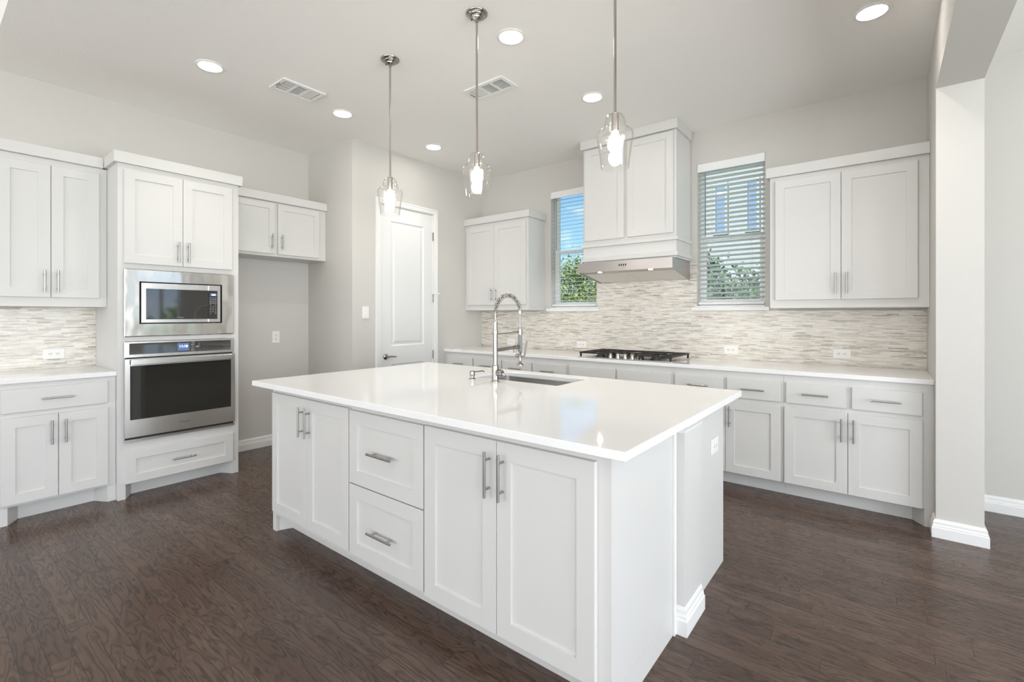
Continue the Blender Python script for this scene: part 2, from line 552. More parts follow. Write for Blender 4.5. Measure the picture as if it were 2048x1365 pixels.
def toe(fr, root, a0, a1, depth, h, legl=True, legr=True, rec=.085, name='toe_kick'):
    pts = [(a0, -depth)]
    pts += [(a0, 0), (a0 + .045, 0), (a0 + .10, -rec)] if legl else [(a0, -rec)]
    pts += [(a1 - .10, -rec), (a1 - .045, 0), (a1, 0)] if legr else [(a1, -rec)]
    pts += [(a1, -depth)]
    mb = MB(); fr.prism(mb, pts, 0.0005, h - .0005)
    return mb.build(name, M['cab'], root)

# ------------------------------------------------------------------ key dimensions (metres)
XL, YJ, XP, YB, ZC = -4.873, 2.660, -4.060, 4.547, 3.028
XS0, XS1, YS, ZH = 0.236, 0.442, 3.765, 2.655       # stub wall and header at the right
XE, YR, YE = XEAST, -4.5, 4.48                        # east wall, rear wall, dining back wall
ZL = 3.35                                           # living room ceiling
YC = 0.338                                          # where the kitchen ceiling starts
CT = .914

# ------------------------------------------------------------------ the shell
def struct(mb, name, m, label, bevel=0, cat=None, smooth=False):
    o = mb.build(name, m, None, bevel, smooth)
    return tag(o, label, cat, None, 'structure')

struct(MB().box(XL - .2, XE + .2, YR - .2, YB + .2, -.12, 0), 'floor', M['wood'], 'dark brown oak plank floor', cat='floor')
struct(MB().box(XL - .2, XE + .2, YC, YB + .2, ZC, ZC + .5), 'ceiling', M['ceiling'], 'off-white textured ceiling over the kitchen', cat='ceiling')
struct(MB().box(XL - .2, XE + .2, YR - .2, YC - .0005, ZL, ZL + .18), 'ceiling_living', M['ceiling'], 'raised ceiling at the top left corner of the view', cat='ceiling')
struct(MB().box(XL - .2, XL, YR - .2, YB + .2, 0, ZL), 'wall_left', M['wall'], 'greige wall behind the oven tower and fridge space', cat='wall')
# pantry block: its front is the short wall beside the fridge space, its side carries the door
DY0, DY1, DZ = 2.985, 3.705, 2.452
mb = MB()
mb.box(XL, XP - .12, YJ, YB + .2, 0, ZC)
mb.box(XP - .12, XP, YJ, DY0, 0, ZC)
mb.box(XP - .12, XP, DY1, YB + .2, 0, ZC)
mb.box(XP - .12, XP, DY0, DY1, DZ, ZC)
struct(mb, 'wall_pantry', M['wall'], 'pantry wall holding the white door', cat='wall')

WZ0, WZ1 = 1.385, 2.712
W1, W2 = (-3.008, -2.418), (-1.378, -.810)
def wall_grid(mb, us, vs, skip, boxfn):
    for i in range(len(us) - 1):
        for j in range(len(vs) - 1):
            if (i, j) not in skip: boxfn(mb, us[i], us[i + 1], vs[j], vs[j + 1])
mb = MB()
wall_grid(mb, [XP, W1[0], W1[1], W2[0], W2[1], XS0], [0, WZ0, WZ1, ZC], {(1, 1), (3, 1)},
          lambda m_, a, b, c, d: m_.box(a, b, YB, YB + .2, c, d))
struct(mb, 'wall_back', M['wall'], 'greige back wall with the two kitchen windows', cat='wall')
mb = MB().box(XS0, XS1, YS, YB + .2, 0, ZC).box(XS0, XS1, YC, YS, ZH, ZC)
struct(mb, 'wall_right', M['wall'], 'stub wall and overhead beam at the right of the kitchen', bevel=0, cat='wall')
struct(MB().box(XS1, XE, YE, YB + .2, 0, ZC), 'wall_dining', M['wall'], 'cool lit wall beyond the stub at the far right', cat='wall')
mb = MB()
wall_grid(mb, [YR - .2, -3.8, -1.1, -.4, 2.3, 3.02, 3.76, YB + .2], [0, .2, .42, 2.45, 2.65, ZL],
          {(1, 1), (1, 2), (1, 3), (3, 1), (3, 2), (3, 3), (5, 2)}, lambda m_, a, b, c, d: m_.box(XE, XE + .2, a, b, c, d))
struct(mb, 'wall_east', M['wall'], 'dining side wall with two tall windows, out of view', cat='wall')
mb = MB()
wall_grid(mb, [XL, -4.5, -.5, .3, 3.5, XE], [0, .2, 2.75, ZL], {(1, 1), (3, 1)},
          lambda m_, a, b, c, d: m_.box(a, b, YR - .2, YR, c, d))
struct(mb, 'wall_rear', M['wall'], 'living room wall behind the camera with two wide windows', cat='wall')

# baseboards: stepped profile
def baseboard(segs, name, label, h=.105):
    prof = [(0, 0), (.020, 0), (.020, h * .55), (.017, h * .60), (.017, h * .66), (.013, h * .74), (.013, h * .86), (.006, h), (0, h)]
    mb = MB()
    for (p, q, n, ma, mbv) in segs:   # p->q along the wall, n = outward, ma/mbv = mitre growth at the ends
        p, q, n = Vector((*p, 0)), Vector((*q, 0)), Vector((*n, 0))
        d = (q - p).normalized()
        A = [p + n * o - d * (o * ma) + Vector((0, 0, z)) for o, z in prof]
        B = [q + n * o + d * (o * mbv) + Vector((0, 0, z)) for o, z in prof]
        mb.hexa(A, B)
    return struct(mb, name, M['trimw'], label, cat='baseboard')
baseboard([((XL, 1.709), (XL, YJ), (1, 0), 0, -1), ((XL, YJ), (XP, YJ), (0, -1), -1, 1), ((XP, YJ), (XP, 2.925), (1, 0), 1, 0)],
          'baseboard_left', 'white stepped baseboard round the fridge space')
baseboard([((XS0, YS), (XS1, YS), (0, -1), 1, 1), ((XS0, 3.875), (XS0, YS), (-1, 0), 0, 1), ((XS1, YS), (XS1, YE), (1, 0), 1, -1)],
          'baseboard_right', 'white stepped baseboard wrapping the stub wall')
baseboard([((XS1, YE), (XE, YE), (0, -1), -1, -1)], 'baseboard_dining', 'white baseboard on the wall beyond the stub')

# ------------------------------------------------------------------ pantry door
def pantry_door():
    t = thing('door_1', (XP, (DY0 + DY1) / 2, 0), 'white two panel pantry door with a lever handle', 'door', kind='structure')
    fr = Frame('E', XP)
    # casing with a stepped profile
    mb = MB()
    for w0, w1, o in ((.003, .016, .013), (.016, .043, .016), (.043, .058, .020)):
        fr.box(mb, DY0 - w1, DY0 - w0, .0005, o, 0, DZ + w0)
        fr.box(mb, DY1 + w0, DY1 + w1, .0005, o, 0, DZ + w0)
        fr.box(mb, DY0 - w1, DY1 + w1, .0005, o, DZ + w0, DZ + w1)
    mb.build('casing', M['trimw'], t)
    mb = MB()
    fr.box(mb, DY0 + .0005, DY0 + .006, -.115, .006, 0, DZ - .0005)
    fr.box(mb, DY1 - .006, DY1 - .0005, -.115, .006, 0, DZ - .0005)
    fr.box(mb, DY0 + .006, DY1 - .006, -.115, .006, DZ - .006, DZ - .0005)
    mb.build('jamb', M['trimw'], t)
    # leaf with two recessed raised panels
    mb = MB(); bm = mb.bm
    a0, a1, c0, c1, o1, o0 = DY0 + .0078, DY1 - .0066, .012, DZ - .008, -.001, -.037
    pa0, pa1 = DY0 + .135, DY1 - .135
    panels = [(pa0, pa1, .14, .795), (pa0, pa1, .985, 2.295)]
    us = [a0, pa0, pa1, a1]; vs = [c0, .14, .795, .985, 2.295, c1]
    for i in range(3):
        for j in range(5):
            if i == 1 and j in (1, 3): continue
            mb.face([fr.P(a, o1, c) for a, c in ((us[i], vs[j]), (us[i + 1], vs[j]), (us[i + 1], vs[j + 1]), (us[i], vs[j + 1]))])
    for (p0, p1, q0, q1) in panels:
        prev = None
        for ins, o in ((0, o1), (.012, o1 - .009), (.030, o1 - .009), (.050, o1 - .002)):
            ring = [fr.P(a, o, c) for a, c in ((p0 + ins, q0 + ins), (p1 - ins, q0 + ins), (p1 - ins, q1 - ins), (p0 + ins, q1 - ins))]
            if prev:
                for k in range(4): mb.face([prev[k], prev[(k + 1) % 4], ring[(k + 1) % 4], ring[k]])
            prev = ring
        mb.face(prev)
    fb = [(a0, c0), (a1, c0), (a1, c1), (a0, c1)]
    for k in range(4):
        a, b = fb[k], fb[(k + 1) % 4]
        mb.face([fr.P(a[0], o1, a[1]), fr.P(b[0], o1, b[1]), fr.P(b[0], o0, b[1]), fr.P(a[0], o0, a[1])])
    mb.face([fr.P(a, o0, c) for a, c in fb])
    bmesh.ops.remove_doubles(bm, verts=bm.verts, dist=.0002)
    leaf = mb.build('door_leaf', M['doorw'], t)
    # lever handle
    hy, hz = DY0 + .068, .878
    mb = MB()
    mb.lathe([(0.0, -.0035), (.030, -.0035), (.030, .004), (.024, .010), (.010, .013), (.010, .045), (0, .047)], (XP, hy, hz), 'x', 24)
    mb.tube([(XP + .042, hy - .004, hz), (XP + .044, hy + .02, hz + .003), (XP + .043, hy + .06, hz + .002), (XP + .040, hy + .10, hz - .004), (XP + .038, hy + .112, hz - .003)],
            [.009, .0085, .0075, .007, .005], 12)
    h = mb.build('door_handle', M['nickel'], leaf, smooth=True); tag(h, 'satin nickel lever handle')
    for z in (2.20, 1.50, .86):
        mb = MB()
        mb.lathe([(.006, -.045), (.006, .045)], (XP + .006, DY1 - .004, z), 'z', 10)
        mb.lathe([(.0, .045), (.004, .045), (.003, .052), (0, .054)], (XP + .006, DY1 - .004, z), 'z', 10)
        mb.build('hinge', M['nickel'], t, smooth=True)
    mb = MB()
    mb.tube([(XP + .008, DY1 - .004, 1.553), (XP + .03, DY1 + .015, 1.553), (XP + .034, DY1 + .062, 1.555)], .004, 8)
    mb.lathe([(0, 0), (.008, 0), (.008, .01), (0, .01)], (XP + .034, DY1 + .060, 1.555), 'y', 12)
    mb.build('hinge_door_stop', M['plastic'], t, smooth=True)
pantry_door()

# ------------------------------------------------------------------ windows and blinds
def kitchen_window(n, x0, x1, tilt, label, blabel):
    t = thing('window_%d' % n, ((x0 + x1) / 2, YB + .12, WZ0), label, 'window', kind='structure')
    y0, y1 = YB + .095, YB + .155
    zm = 2.025
    mb = MB()
    for f in (.0005,):
        mb.box(x0 + f, x0 + .035, y0, y1, WZ0 + f, WZ1 - f)
        mb.box(x1 - .035, x1 - f, y0, y1, WZ0 + f, WZ1 - f)
        mb.box(x0 + .035, x1 - .035, y0, y1, WZ0 + f, WZ0 + .04)
        mb.box(x0 + .035, x1 - .035, y0, y1, WZ1 - .035, WZ1 - f)
    mb.build('window_frame', M['vinyl'], t)
    mb = MB().box(x0 + .036, x1 - .036, y0 - .012, y0 + .02, zm - .018, zm + .018)
    mb.build('meeting_rail', M['vinyl'], t, bevel=.002)
    mb = MB()
    for a, b in ((x0 + .036, x0 + .058), (x1 - .058, x1 - .036)):
        mb.box(a, b, y0 - .004, y0 + .018, WZ0 + .041, zm - .019)
    mb.box(x0 + .058, x1 - .058, y0 - .004, y0 + .018, WZ0 + .041, WZ0 + .07)
    mb.build('lower_sash', M['vinyl'], t)
    MB().box(x0 + .058, x1 - .058, y0 + .004, y0 + .008, WZ0 + .07, zm - .018).build('glass', M['pane'], t)
    MB().box(x0 + .036, x1 - .036, y0 + .034, y0 + .038, zm + .018, WZ1 - .036).build('glass', M['pane'], t)
    # inside-mounted blind
    b = thing('window_blind', ((x0 + x1) / 2, YB + .04, WZ0), blabel, 'blind', 'window blinds')
    MB().box(x0 + .002, x1 - .002, YB - .006, YB + .008, WZ1 - .078, WZ1 - .002).build('valance', M['vinyl'], b, bevel=.003)
    MB().box(x0 + .006, x1 - .006, YB + .014, YB + .064, WZ1 - .060, WZ1 - .003).build('head_rail', M['vinyl'], b)
    mb = MB()
    pitch = .0425; z = WZ0 + .085; n_ = 0; yc = YB + .038
    while z < WZ1 - .075:
        hw = .0245; dy, dz = hw * math.cos(tilt), hw * math.sin(tilt)
        th = .0014
        # inner (room) edge higher when tilted
        mb.hexa([(x0 + .006, yc - dy, z + dz - th), (x1 - .006, yc - dy, z + dz - th), (x1 - .006, yc, z + .0022 - th), (x1 - .006, yc + dy, z - dz - th), (x0 + .006, yc + dy, z - dz - th), (x0 + .006, yc, z + .0022 - th)],
                [(x0 + .006, yc - dy, z + dz + th), (x1 - .006, yc - dy, z + dz + th), (x1 - .006, yc, z + .0022 + th), (x1 - .006, yc + dy, z - dz + th), (x0 + .006, yc + dy, z - dz + th), (x0 + .006, yc, z + .0022 + th)])
        z += pitch
    mb.build('slats', M['slat'], b)
    MB().box(x0 + .006, x1 - .006, YB + .014, YB + .062, WZ0 + .022, WZ0 + .044).build('bottom_rail', M['vinyl'], b, bevel=.003)
    for fx in (.20, .80):
        xx = x0 + (x1 - x0) * fx
        mb = MB()
        for yy in (YB + .0115, YB + .0645): mb.tube([(xx, yy, WZ0 + .03), (xx, yy, WZ1 - .05)], .0009, 5)
        mb.build('ladder_cord', M['slat'], b)
    MB().tube([(x0 + .070, YB + .0085, WZ1 - .078), (x0 + .072, YB + .007, WZ0 + .66)], .0045, 8).build('tilt_wand', M['greygrip'] if n == 2 else M['greygrip'], b, smooth=True)
    # sill
    mb = MB().box(x0 - .045, x1 + .035, YB - .026, YB - .0095, WZ0 - .034, WZ0 - .001).box(x0 + .001, x1 - .001, YB - .0095, YB + .094, WZ0 + .0003, WZ0 + .012)
    struct(mb, 'trim_%d' % n, M['trimw'], ('white sill under the left kitchen window', 'white sill under the right kitchen window')[n - 1], cat='sill')
kitchen_window(1, *W1, R(-7), 'double-hung window left of the hood showing sky and a tree', 'white slatted blind left of the hood, slats lying open')
kitchen_window(2, *W2, R(14), 'double-hung window right of the hood showing a house', 'white slatted blind right of the hood, slats half tilted')

def plain_window(n, fr, a0, a1, c0, c1, cols, label, slats=False):
    t = thing('window_%d' % n, fr.P((a0 + a1) / 2, 0, c0), label, 'window', kind='structure')
    mb = MB()
    w = .06
    fr.box(mb, a0 + .001, a0 + w, -.12, -.05, c0 + .001, c1 - .001); fr.box(mb, a1 - w, a1 - .001, -.12, -.05, c0 + .001, c1 - .001)
    fr.box(mb, a0 + w, a1 - w, -.12, -.05, c0 + .001, c0 + w); fr.box(mb, a0 + w, a1 - w, -.12, -.05, c1 - w, c1 - .001)
    for k in range(1, cols):
        a = a0 + (a1 - a0) * k / cols
        fr.box(mb, a - .03, a + .03, -.12, -.05, c0 + w, c1 - w)
    mb.build('window_frame', M['vinyl'], t)
    if slats:
        mb = MB()
        c = c0 + .1
        while c < c1 - .08:
            fr.box(mb, a0 + .065, a1 - .065, -.045, -.001, c, c + .003); c += .05
        mb.build('slats', M['slat'], t)
class EFrame(Frame):
    def P(s, a, o, c): return (s.base - o, a, c)   # east wall looks towards -x
class RFrame(Frame):
    def P(s, a, o, c): return (a, s.base + o, c)   # rear wall looks towards +y
plain_window(3, EFrame('W', XE), 3.02, 3.76, .42, 2.45, 2, 'dining window with blinds, behind the viewer', True)
plain_window(4, EFrame('W', XE), -.4, 2.3, .2, 2.65, 3, 'tall window beside the dining window, behind the viewer')
plain_window(5, EFrame('W', XE), -3.8, -1.1, .2, 2.65, 3, 'tall window of the living room side wall, behind the viewer')
plain_window(6, RFrame('N', YR), -4.5, -.5, .2, 2.75, 4, 'living room window behind the viewer on the left')
plain_window(7, RFrame('N', YR), .3, 3.5, .2, 2.75, 3, 'living room window behind the viewer on the right')

# ------------------------------------------------------------------ backsplashes
YT = YB - .009
mb = MB().box(XP + .0005, XS0 - .0005, YT, YB - .0005, CT + .0005, 1.349).box(W1[1] + .036, W2[0] - .046, YT, YB - .0005, 1.349, 1.80)
mb.box(W1[1] + .001, W1[1] + .036, YT, YB - .0005, WZ0, 1.80).box(W2[0] - .046, W2[0] - .001, YT, YB - .0005, WZ0, 1.80)
tag(mb.build('tile_backsplash', M['tile']), 'beige marble strip mosaic behind the cooktop on the back wall', 'backsplash')
mb = MB().box(XL + .0005, XL + .009, YC, .911, CT + .0005, 1.368)
tag(mb.build('tile_backsplash', M['tile']), 'grey marble strip mosaic over the short counter at the left edge', 'backsplash')

# ------------------------------------------------------------------ outlets and switch
def plate(fr, root, a, c, w, h, dup):
    mb = MB(); fr.box(mb, a - w / 2, a + w / 2, .0004, .006, c - h / 2, c + h / 2)
    mb.build('cover_plate', M['plastic'], root, bevel=.002)
def outlet(fr, a, c, label, horizontal, w=None):
    L_, S_ = .118, .076
    w_, h_ = (L_, S_) if horizontal else (S_, L_)
    t = thing('wall_outlet', fr.P(a, 0, c - h_ / 2), label, 'outlet', 'wall outlets')
    plate(fr, t, a, c, w_, h_, True)
    for s in (-1, 1):
        da, dc = (s * .0195, 0) if horizontal else (0, s * .0195)
        mb = MB()
        pts = []
        for k in range(16):
            ang = 2 * math.pi * k / 16
            x, y = .0165 * math.cos(ang), .0165 * math.sin(ang)
            if horizontal: y = max(-.0135, min(.0135, y))
            else: x = max(-.0135, min(.0135, x))
            pts.append((a + da + x, c + dc + y))
        mb.hexa([fr.P(p, .006, q) for p, q in pts], [fr.P(p, .008, q) for p, q in pts])
        rc = mb.build('receptacle', M['plastic'], t)
        mb = MB()
        for u, v, hu, hv in ((-.0055, .004, .0012, .005), (.0055, .004, .0012, .004), (0, -.0075, .0025, .0025)):
            if horizontal: u, v, hu, hv = v, u, hv, hu
            fr.box(mb, a + da + u - hu, a + da + u + hu, .0079, .0084, c + dc + v - hv, c + dc + v + hv)
        mb.build('slots', M['dark'], rc)
fT, fL, fA = Frame('S', YT), Frame('E', XL + .009), Frame('E', XL)
outlet(fT, -3.580, .982, 'landscape outlet plate on mosaic behind the tall faucet', True)
outlet(fT, -2.600, .990, 'landscape outlet plate on mosaic just left of the cooktop', True)
outlet(fT, -1.081, 1.000, 'landscape outlet plate on mosaic under the right kitchen window', True)
outlet(fT, -.268, 1.006, 'landscape outlet plate on mosaic below the right upper cabinet', True)
outlet(fL, .672, 1.024, 'landscape outlet plate on mosaic at the left edge counter', True)
outlet(fA, 2.312, 1.086, 'upright outlet plate on the greige wall of the fridge space', False)
def switch():
    fr = Frame('E', XP); a, c = 2.809, 1.335
    t = thing('light_switch', fr.P(a, 0, c - .06), 'white rocker light switch left of the pantry door', 'light switch')
    plate(fr, t, a, c, .076, .12, False)
    mb = MB()
    mb.hexa([fr.P(a - .0165, .006, c - .033), fr.P(a + .0165, .006, c - .033), fr.P(a + .0165, .006, c + .033), fr.P(a - .0165, .006, c + .033)],
            [fr.P(a - .0165, .0105, c - .033), fr.P(a + .0165, .0105, c - .033), fr.P(a + .0165, .0075, c + .033), fr.P(a - .0165, .0075, c + .033)])
    mb.build('rocker', M['plastic'], t)
switch()

# ------------------------------------------------------------------ left run of cabinets
BASE_H = .112
def left_run():
    # upper cabinet
    fr = Frame('E', -4.530)
    a0, a1 = YC, .911
    t = thing('upper_cabinet', (-4.7, (a0 + a1) / 2, 1.37), 'two door upper cabinet at the left edge over the grey mosaic', 'cabinet')
    mb = MB(); fr.box(mb, a0, a1, -.3425, 0, 1.370, 2.386); mb.build('carcass', M['cab'], t, bevel=.0015)
    crown(fr, t, a0, a1 - .026, .3425, 2.3865, 2.462)
    door(fr, t, .352, .6075, 1.434, 2.343, 'r', 1.544)
    door(fr, t, .6105, .864, 1.434, 2.343, 'l', 1.544)
    # base cabinet
    fr = Frame('E', -4.290)
    t = thing('base_cabinet', (-4.6, (a0 + a1) / 2, 0), 'base cabinet at the left edge, one wide drawer over two doors', 'cabinet')
    mb = MB(); fr.box(mb, a0, a1, -.5825, 0, BASE_H, .8835); mb.build('carcass', M['cab'], t, bevel=.0015)
    toe(fr, t, a0, a1, .5825, BASE_H, rec=.1)
    drawer(fr, t, .354, .864, .700, .848, hl=.155)
    door(fr, t, .354, .6110, .128, .668, 'r', .55)
    door(fr, t, .6140, .866, .128, .668, 'l', .55)
    mb = MB().box(XL + .0005, -4.262, YC, .9115, .884, CT)
    tag(mb.build('countertop', M['quartz'], bevel=.002), 'short white quartz counter left of the oven tower', 'countertop')
    # oven tower
    fr = Frame('E', -4.248)
    a0, a1 = .912, 1.706
    t = thing('oven_tower_cabinet', (-4.55, (a0 + a1) / 2, 0), 'tall white cabinet holding the microwave and wall oven', 'cabinet')
    mb = MB()
    D = .6245
    fr.box(mb, a0, a0 + .04, -D, 0, BASE_H, 2.388); fr.box(mb, a1 - .045, a1, -D, 0, BASE_H, 2.388)
    fr.box(mb, a0 + .04, a1 - .045, -D, 0, BASE_H, .400)
    fr.box(mb, a0 + .04, a1 - .045, -D, 0, 1.122, 1.155)
    fr.box(mb, a0 + .04, a1 - .045, -D, 0, 1.644, 2.388)
    fr.box(mb, a0 + .04, a1 - .045, -D, -D + .02, .400, 1.644)
    mb.build('carcass', M['cab'], t)
    toe(fr, t, a0, a1, D, BASE_H, rec=.1)
    mb = MB(); fr.box(mb, a0 - .025, a1 + .022, -.248, .028, 2.3885, 2.466); fr.box(mb, a0 - .0, a1, -D, -.248, 2.3885, 2.466)
    mb.build('crown_moulding', M['cab'], t)
    door(fr, t, .946, 1.3015, 1.682, 2.350, 'r', 1.788)
    door(fr, t, 1.3045, 1.652, 1.682, 2.350, 'l', 1.788)
    drawer(fr, t, .953, 1.660, .110, .340, style='shaker', hl=.15, rail=.06)
    # cabinet over the fridge space
    fr = Frame('E', -4.530)
    a0, a1 = 1.7075, YJ - .001
    t = thing('upper_cabinet', (-4.7, (a0 + a1) / 2, 1.86), 'short two door cabinet bridging the empty fridge space', 'cabinet')
    mb = MB(); fr.box(mb, a0, a1, -.3425, 0, 1.862, 2.374); mb.build('carcass', M['cab'], t, bevel=.0015)
    mb = MB(); fr.box(mb, a0, a1, -.3425, .028, 2.3745, 2.450); mb.build('crown_moulding', M['cab'], t, bevel=.0015)
    door(fr, t, 1.735, 2.136, 1.886, 2.360, 'r', 2.0, .14, rail=.055)
    door(fr, t, 2.163, 2.578, 1.886, 2.360, 'l', 2.0, .14, rail=.055)
left_run()

def text(s, size, fr, a, o, c, name, m, parent, depth=.0004, align='CENTER'):
    cu = bpy.data.curves.new('lettering', 'FONT')
    cu.body = s; cu.size = size; cu.align_x = align; cu.align_y = 'CENTER'
    ob = bpy.data.objects.new('lettering', cu)
    COL.objects.link(ob)
    dg = bpy.context.evaluated_depsgraph_get()
    dg.update()
    me = ob.evaluated_get(dg).to_mesh()
    mb = MB()
    base = [mb.bm.verts.new(fr.P(a + v.co.x, o, c + v.co.y)) for v in me.vertices]
    for p in me.polygons:
        try: mb.bm.faces.new([base[i] for i in p.vertices])
        except ValueError: pass
    ob.evaluated_get(dg).to_mesh_clear()
    bpy.data.objects.remove(ob)
    bpy.data.curves.remove(cu)
    r = bmesh.ops.extrude_face_region(mb.bm, geom=list(mb.bm.faces))
    dv = Vector(fr.P(0, depth, 0)) - Vector(fr.P(0, 0, 0))
    bmesh.ops.translate(mb.bm, verts=[g for g in r['geom'] if isinstance(g, bmesh.types.BMVert)], vec=dv)
    return mb.build(name, m, parent)

def microwave():
    fr = Frame('E', -4.2475)
    t = thing('microwave', (-4.4, 1.306, 1.158), 'built-in stainless microwave in the oven tower', 'microwave')
    # trim kit
    a0, a1, c0, c1 = .946, 1.664, 1.1585, 1.641
    i0, i1, k0, k1 = 1.034, 1.573, 1.249, 1.553
    mb = MB()
    def P4(o, aa0, aa1, cc0, cc1): return [fr.P(a, o, c) for a, c in ((aa0, cc0), (aa1, cc0), (aa1, cc1), (aa0, cc1))]
    rings = [P4(.0005, a0, a1, c0, c1), P4(.016, a0, a1, c0, c1), P4(.019, a0 + .004, a1 - .004, c0 + .004, c1 - .004), P4(.019, i0 - .002, i1 + .002, k0 - .002, k1 + .002), P4(-.02, i0, i1, k0, k1)]
    for r, q in zip(rings, rings[1:]):
        for k in range(4): mb.face([r[k], r[(k + 1) % 4], q[(k + 1) % 4], q[k]])
    bmesh.ops.remove_doubles(mb.bm, verts=mb.bm.verts, dist=.0001)
    mb.build('trim_frame', M['polished'], t)
    mb = MB(); fr.box(mb, i0 + .001, i1 - .001, -.36, -.012, k0 + .001, k1 - .001); mb.build('oven_body', M['dark'], t)
    d0, d1, e0, e1 = i0 + .010, i1 - .010, k0 + .005, k1 - .006
    sp = 1.474
    # door: steel border with a black glass
    mb = MB(); fr.box(mb, d0, sp - .0008, -.0118, .024, e0, e1)
    dr = mb.build('door', M['steel'], t, bevel=.003)
    mb = MB(); fr.box(mb, d0 + .026, sp - .0008, .0242, .0256, e0 + .026, e1 - .042); g = mb.build('window', M['blackglass'], dr)
    text('Whirlpool', .011, fr, 1.285, .0257, e0 + .040, 'badge', M['panelgrey'], dr)
    mb = MB(); fr.box(mb, sp + .0008, d1, -.0118, .024, e0, e1)
    cp = mb.build('control_panel', M['steel'], t, bevel=.003)
    mb = MB(); fr.box(mb, sp + .0008, d1 - .024, .0242, .0256, e0 + .026, e1 - .042); mb.build('keypad', M['blackglass'], cp)
    mb = MB(); fr.box(mb, sp + .013, d1 - .030, .0258, .0262, 1.462, 1.484); mb.build('display', M['display'], cp)
    text('2:00', .017, fr, (sp + d1 - .017) / 2, .0263, 1.472, 'clock_digits', M['digits'], cp)
    mb = MB()
    for j in range(10):
        for i in range(3):
            if j in (4, 9) and i == 1: continue
            w = .006 if j < 4 else .0035
            a = sp + .016 + i * .0175
            c = 1.447 - j * .0135
            fr.box(mb, a - w, a + w, .0257, .0260, c - .0022, c + .0022)
    mb.build('key_printing', M['panelgrey'], cp)
microwave()

def oven():
    fr = Frame('E', -4.2475)
    t = thing('built_in_oven', (-4.4, 1.307, .405), 'built-in stainless wall oven with a dark glass door', 'oven')
    a0, a1 = .9465, 1.6665
    mb = MB(); fr.box(mb, a0 + .012, a1 - .012, -.36, -.001, .408, 1.116); mb.build('oven_body', M['dark'], t)
    mb = MB(); fr.box(mb, a0, a1, .0005, .018, 1.006, 1.120)
    cp = mb.build('control_panel', M['steel'], t, bevel=.003)
    mb = MB(); fr.box(mb, .974, 1.640, .0183, .0196, 1.028, 1.108); mb.build('glass_fascia', M['blackglass'], cp)
    mb = MB(); fr.box(mb, 1.268, 1.342, .0198, .0202, 1.040, 1.096); mb.build('display', M['display'], cp)
    text('11:18', .026, fr, 1.305, .0204, 1.072, 'clock_digits', M['digits'], cp)
    for a, c, w, h in ((1.362, 1.082, .004, .004), (1.362, 1.060, .004, .002), (1.362, 1.044, .004, .004), (1.398, 1.066, .009, .005)):
        mb = MB(); fr.box(mb, a - w, a + w, .0197, .0199, c - h, c + h); mb.build('touch_button', M['panelgrey'], cp)
    # door: frame with glass and a flat bar handle along its top
    c0, c1 = .438, .998
    g0, g1, h0, h1 = .976, 1.638, .562, .948
    mb = MB()
    fr.box(mb, a0, g0, .0005, .030, c0, c1); fr.box(mb, g1, a1, .0005, .030, c0, c1)
    fr.box(mb, g0, g1, .0005, .030, c0, h0); fr.box(mb, g0, g1, .0005, .030, h1, c1)
    fr.box(mb, g0, g1, .0005, .018, h0, h1)
    d = mb.build('door', M['steel'], t)
    mb = MB(); fr.box(mb, g0 + .0005, g1 - .0005, .0182, .0265, h0 + .0005, h1 - .0005); mb.build('window', M['ovenglass'], d)
    mb = MB(); fr.box(mb, g0, g1, .052, .062, .955, .993)
    for a in (g0 + .03, g1 - .03): fr.box(mb, a - .012, a + .012, .030, .053, .962, .986)
    mb.build('handle', M['steel'], d, bevel=.003)
    text('Whirlpool', .017, fr, 1.311, .0302, .497, 'badge', M['ink'], d)
    mb = MB(); fr.box(mb, a0 + .004, a1 - .004, .0005, .012, .424, .4365); mb.build('vent_shade_strip', M['dark'], t)  # solid dark strip painted as the shade between door and bottom trim
    mb = MB(); fr.box(mb, a0, a1, .0005, .022, .404, .4235); mb.build('bottom_trim', M['steel'], t, bevel=.002)
oven()

# ------------------------------------------------------------------ back wall cabinets
def upper_back(a0, a1, doors, crown_l, crown_r, label):
    fr = Frame('S', 4.233)
    t = thing('upper_cabinet', ((a0 + a1) / 2, 4.39, 1.365), label, 'cabinet')
    dep = YB - 4.233 - .0005
    mb = MB(); fr.box(mb, a0, a1, -dep, 0, 1.3655, 2.394); mb.build('carcass', M['cab'], t, bevel=.0015)
    mb = MB(); fr.box(mb, a0 - crown_l, a1 + crown_r, -dep, .028, 2.3945, 2.472); mb.build('crown_moulding', M['cab'], t, bevel=.0015)
    for (p, q, h) in doors: door(fr, t, p, q, 1.428, 2.360, h, 1.545)
upper_back(XP + .001, -3.097, [(-4.010, -3.5835, 'r'), (-3.5805, -3.124, 'l')], 0, .026, 'two door upper cabinet on the back wall beside the pantry door')
upper_back(-.720, XS0 - .001, [(-.680, -.2555, 'r'), (-.2525, .174, 'l')], .024, 0, 'wide two door upper cabinet at the right end by the stub wall')

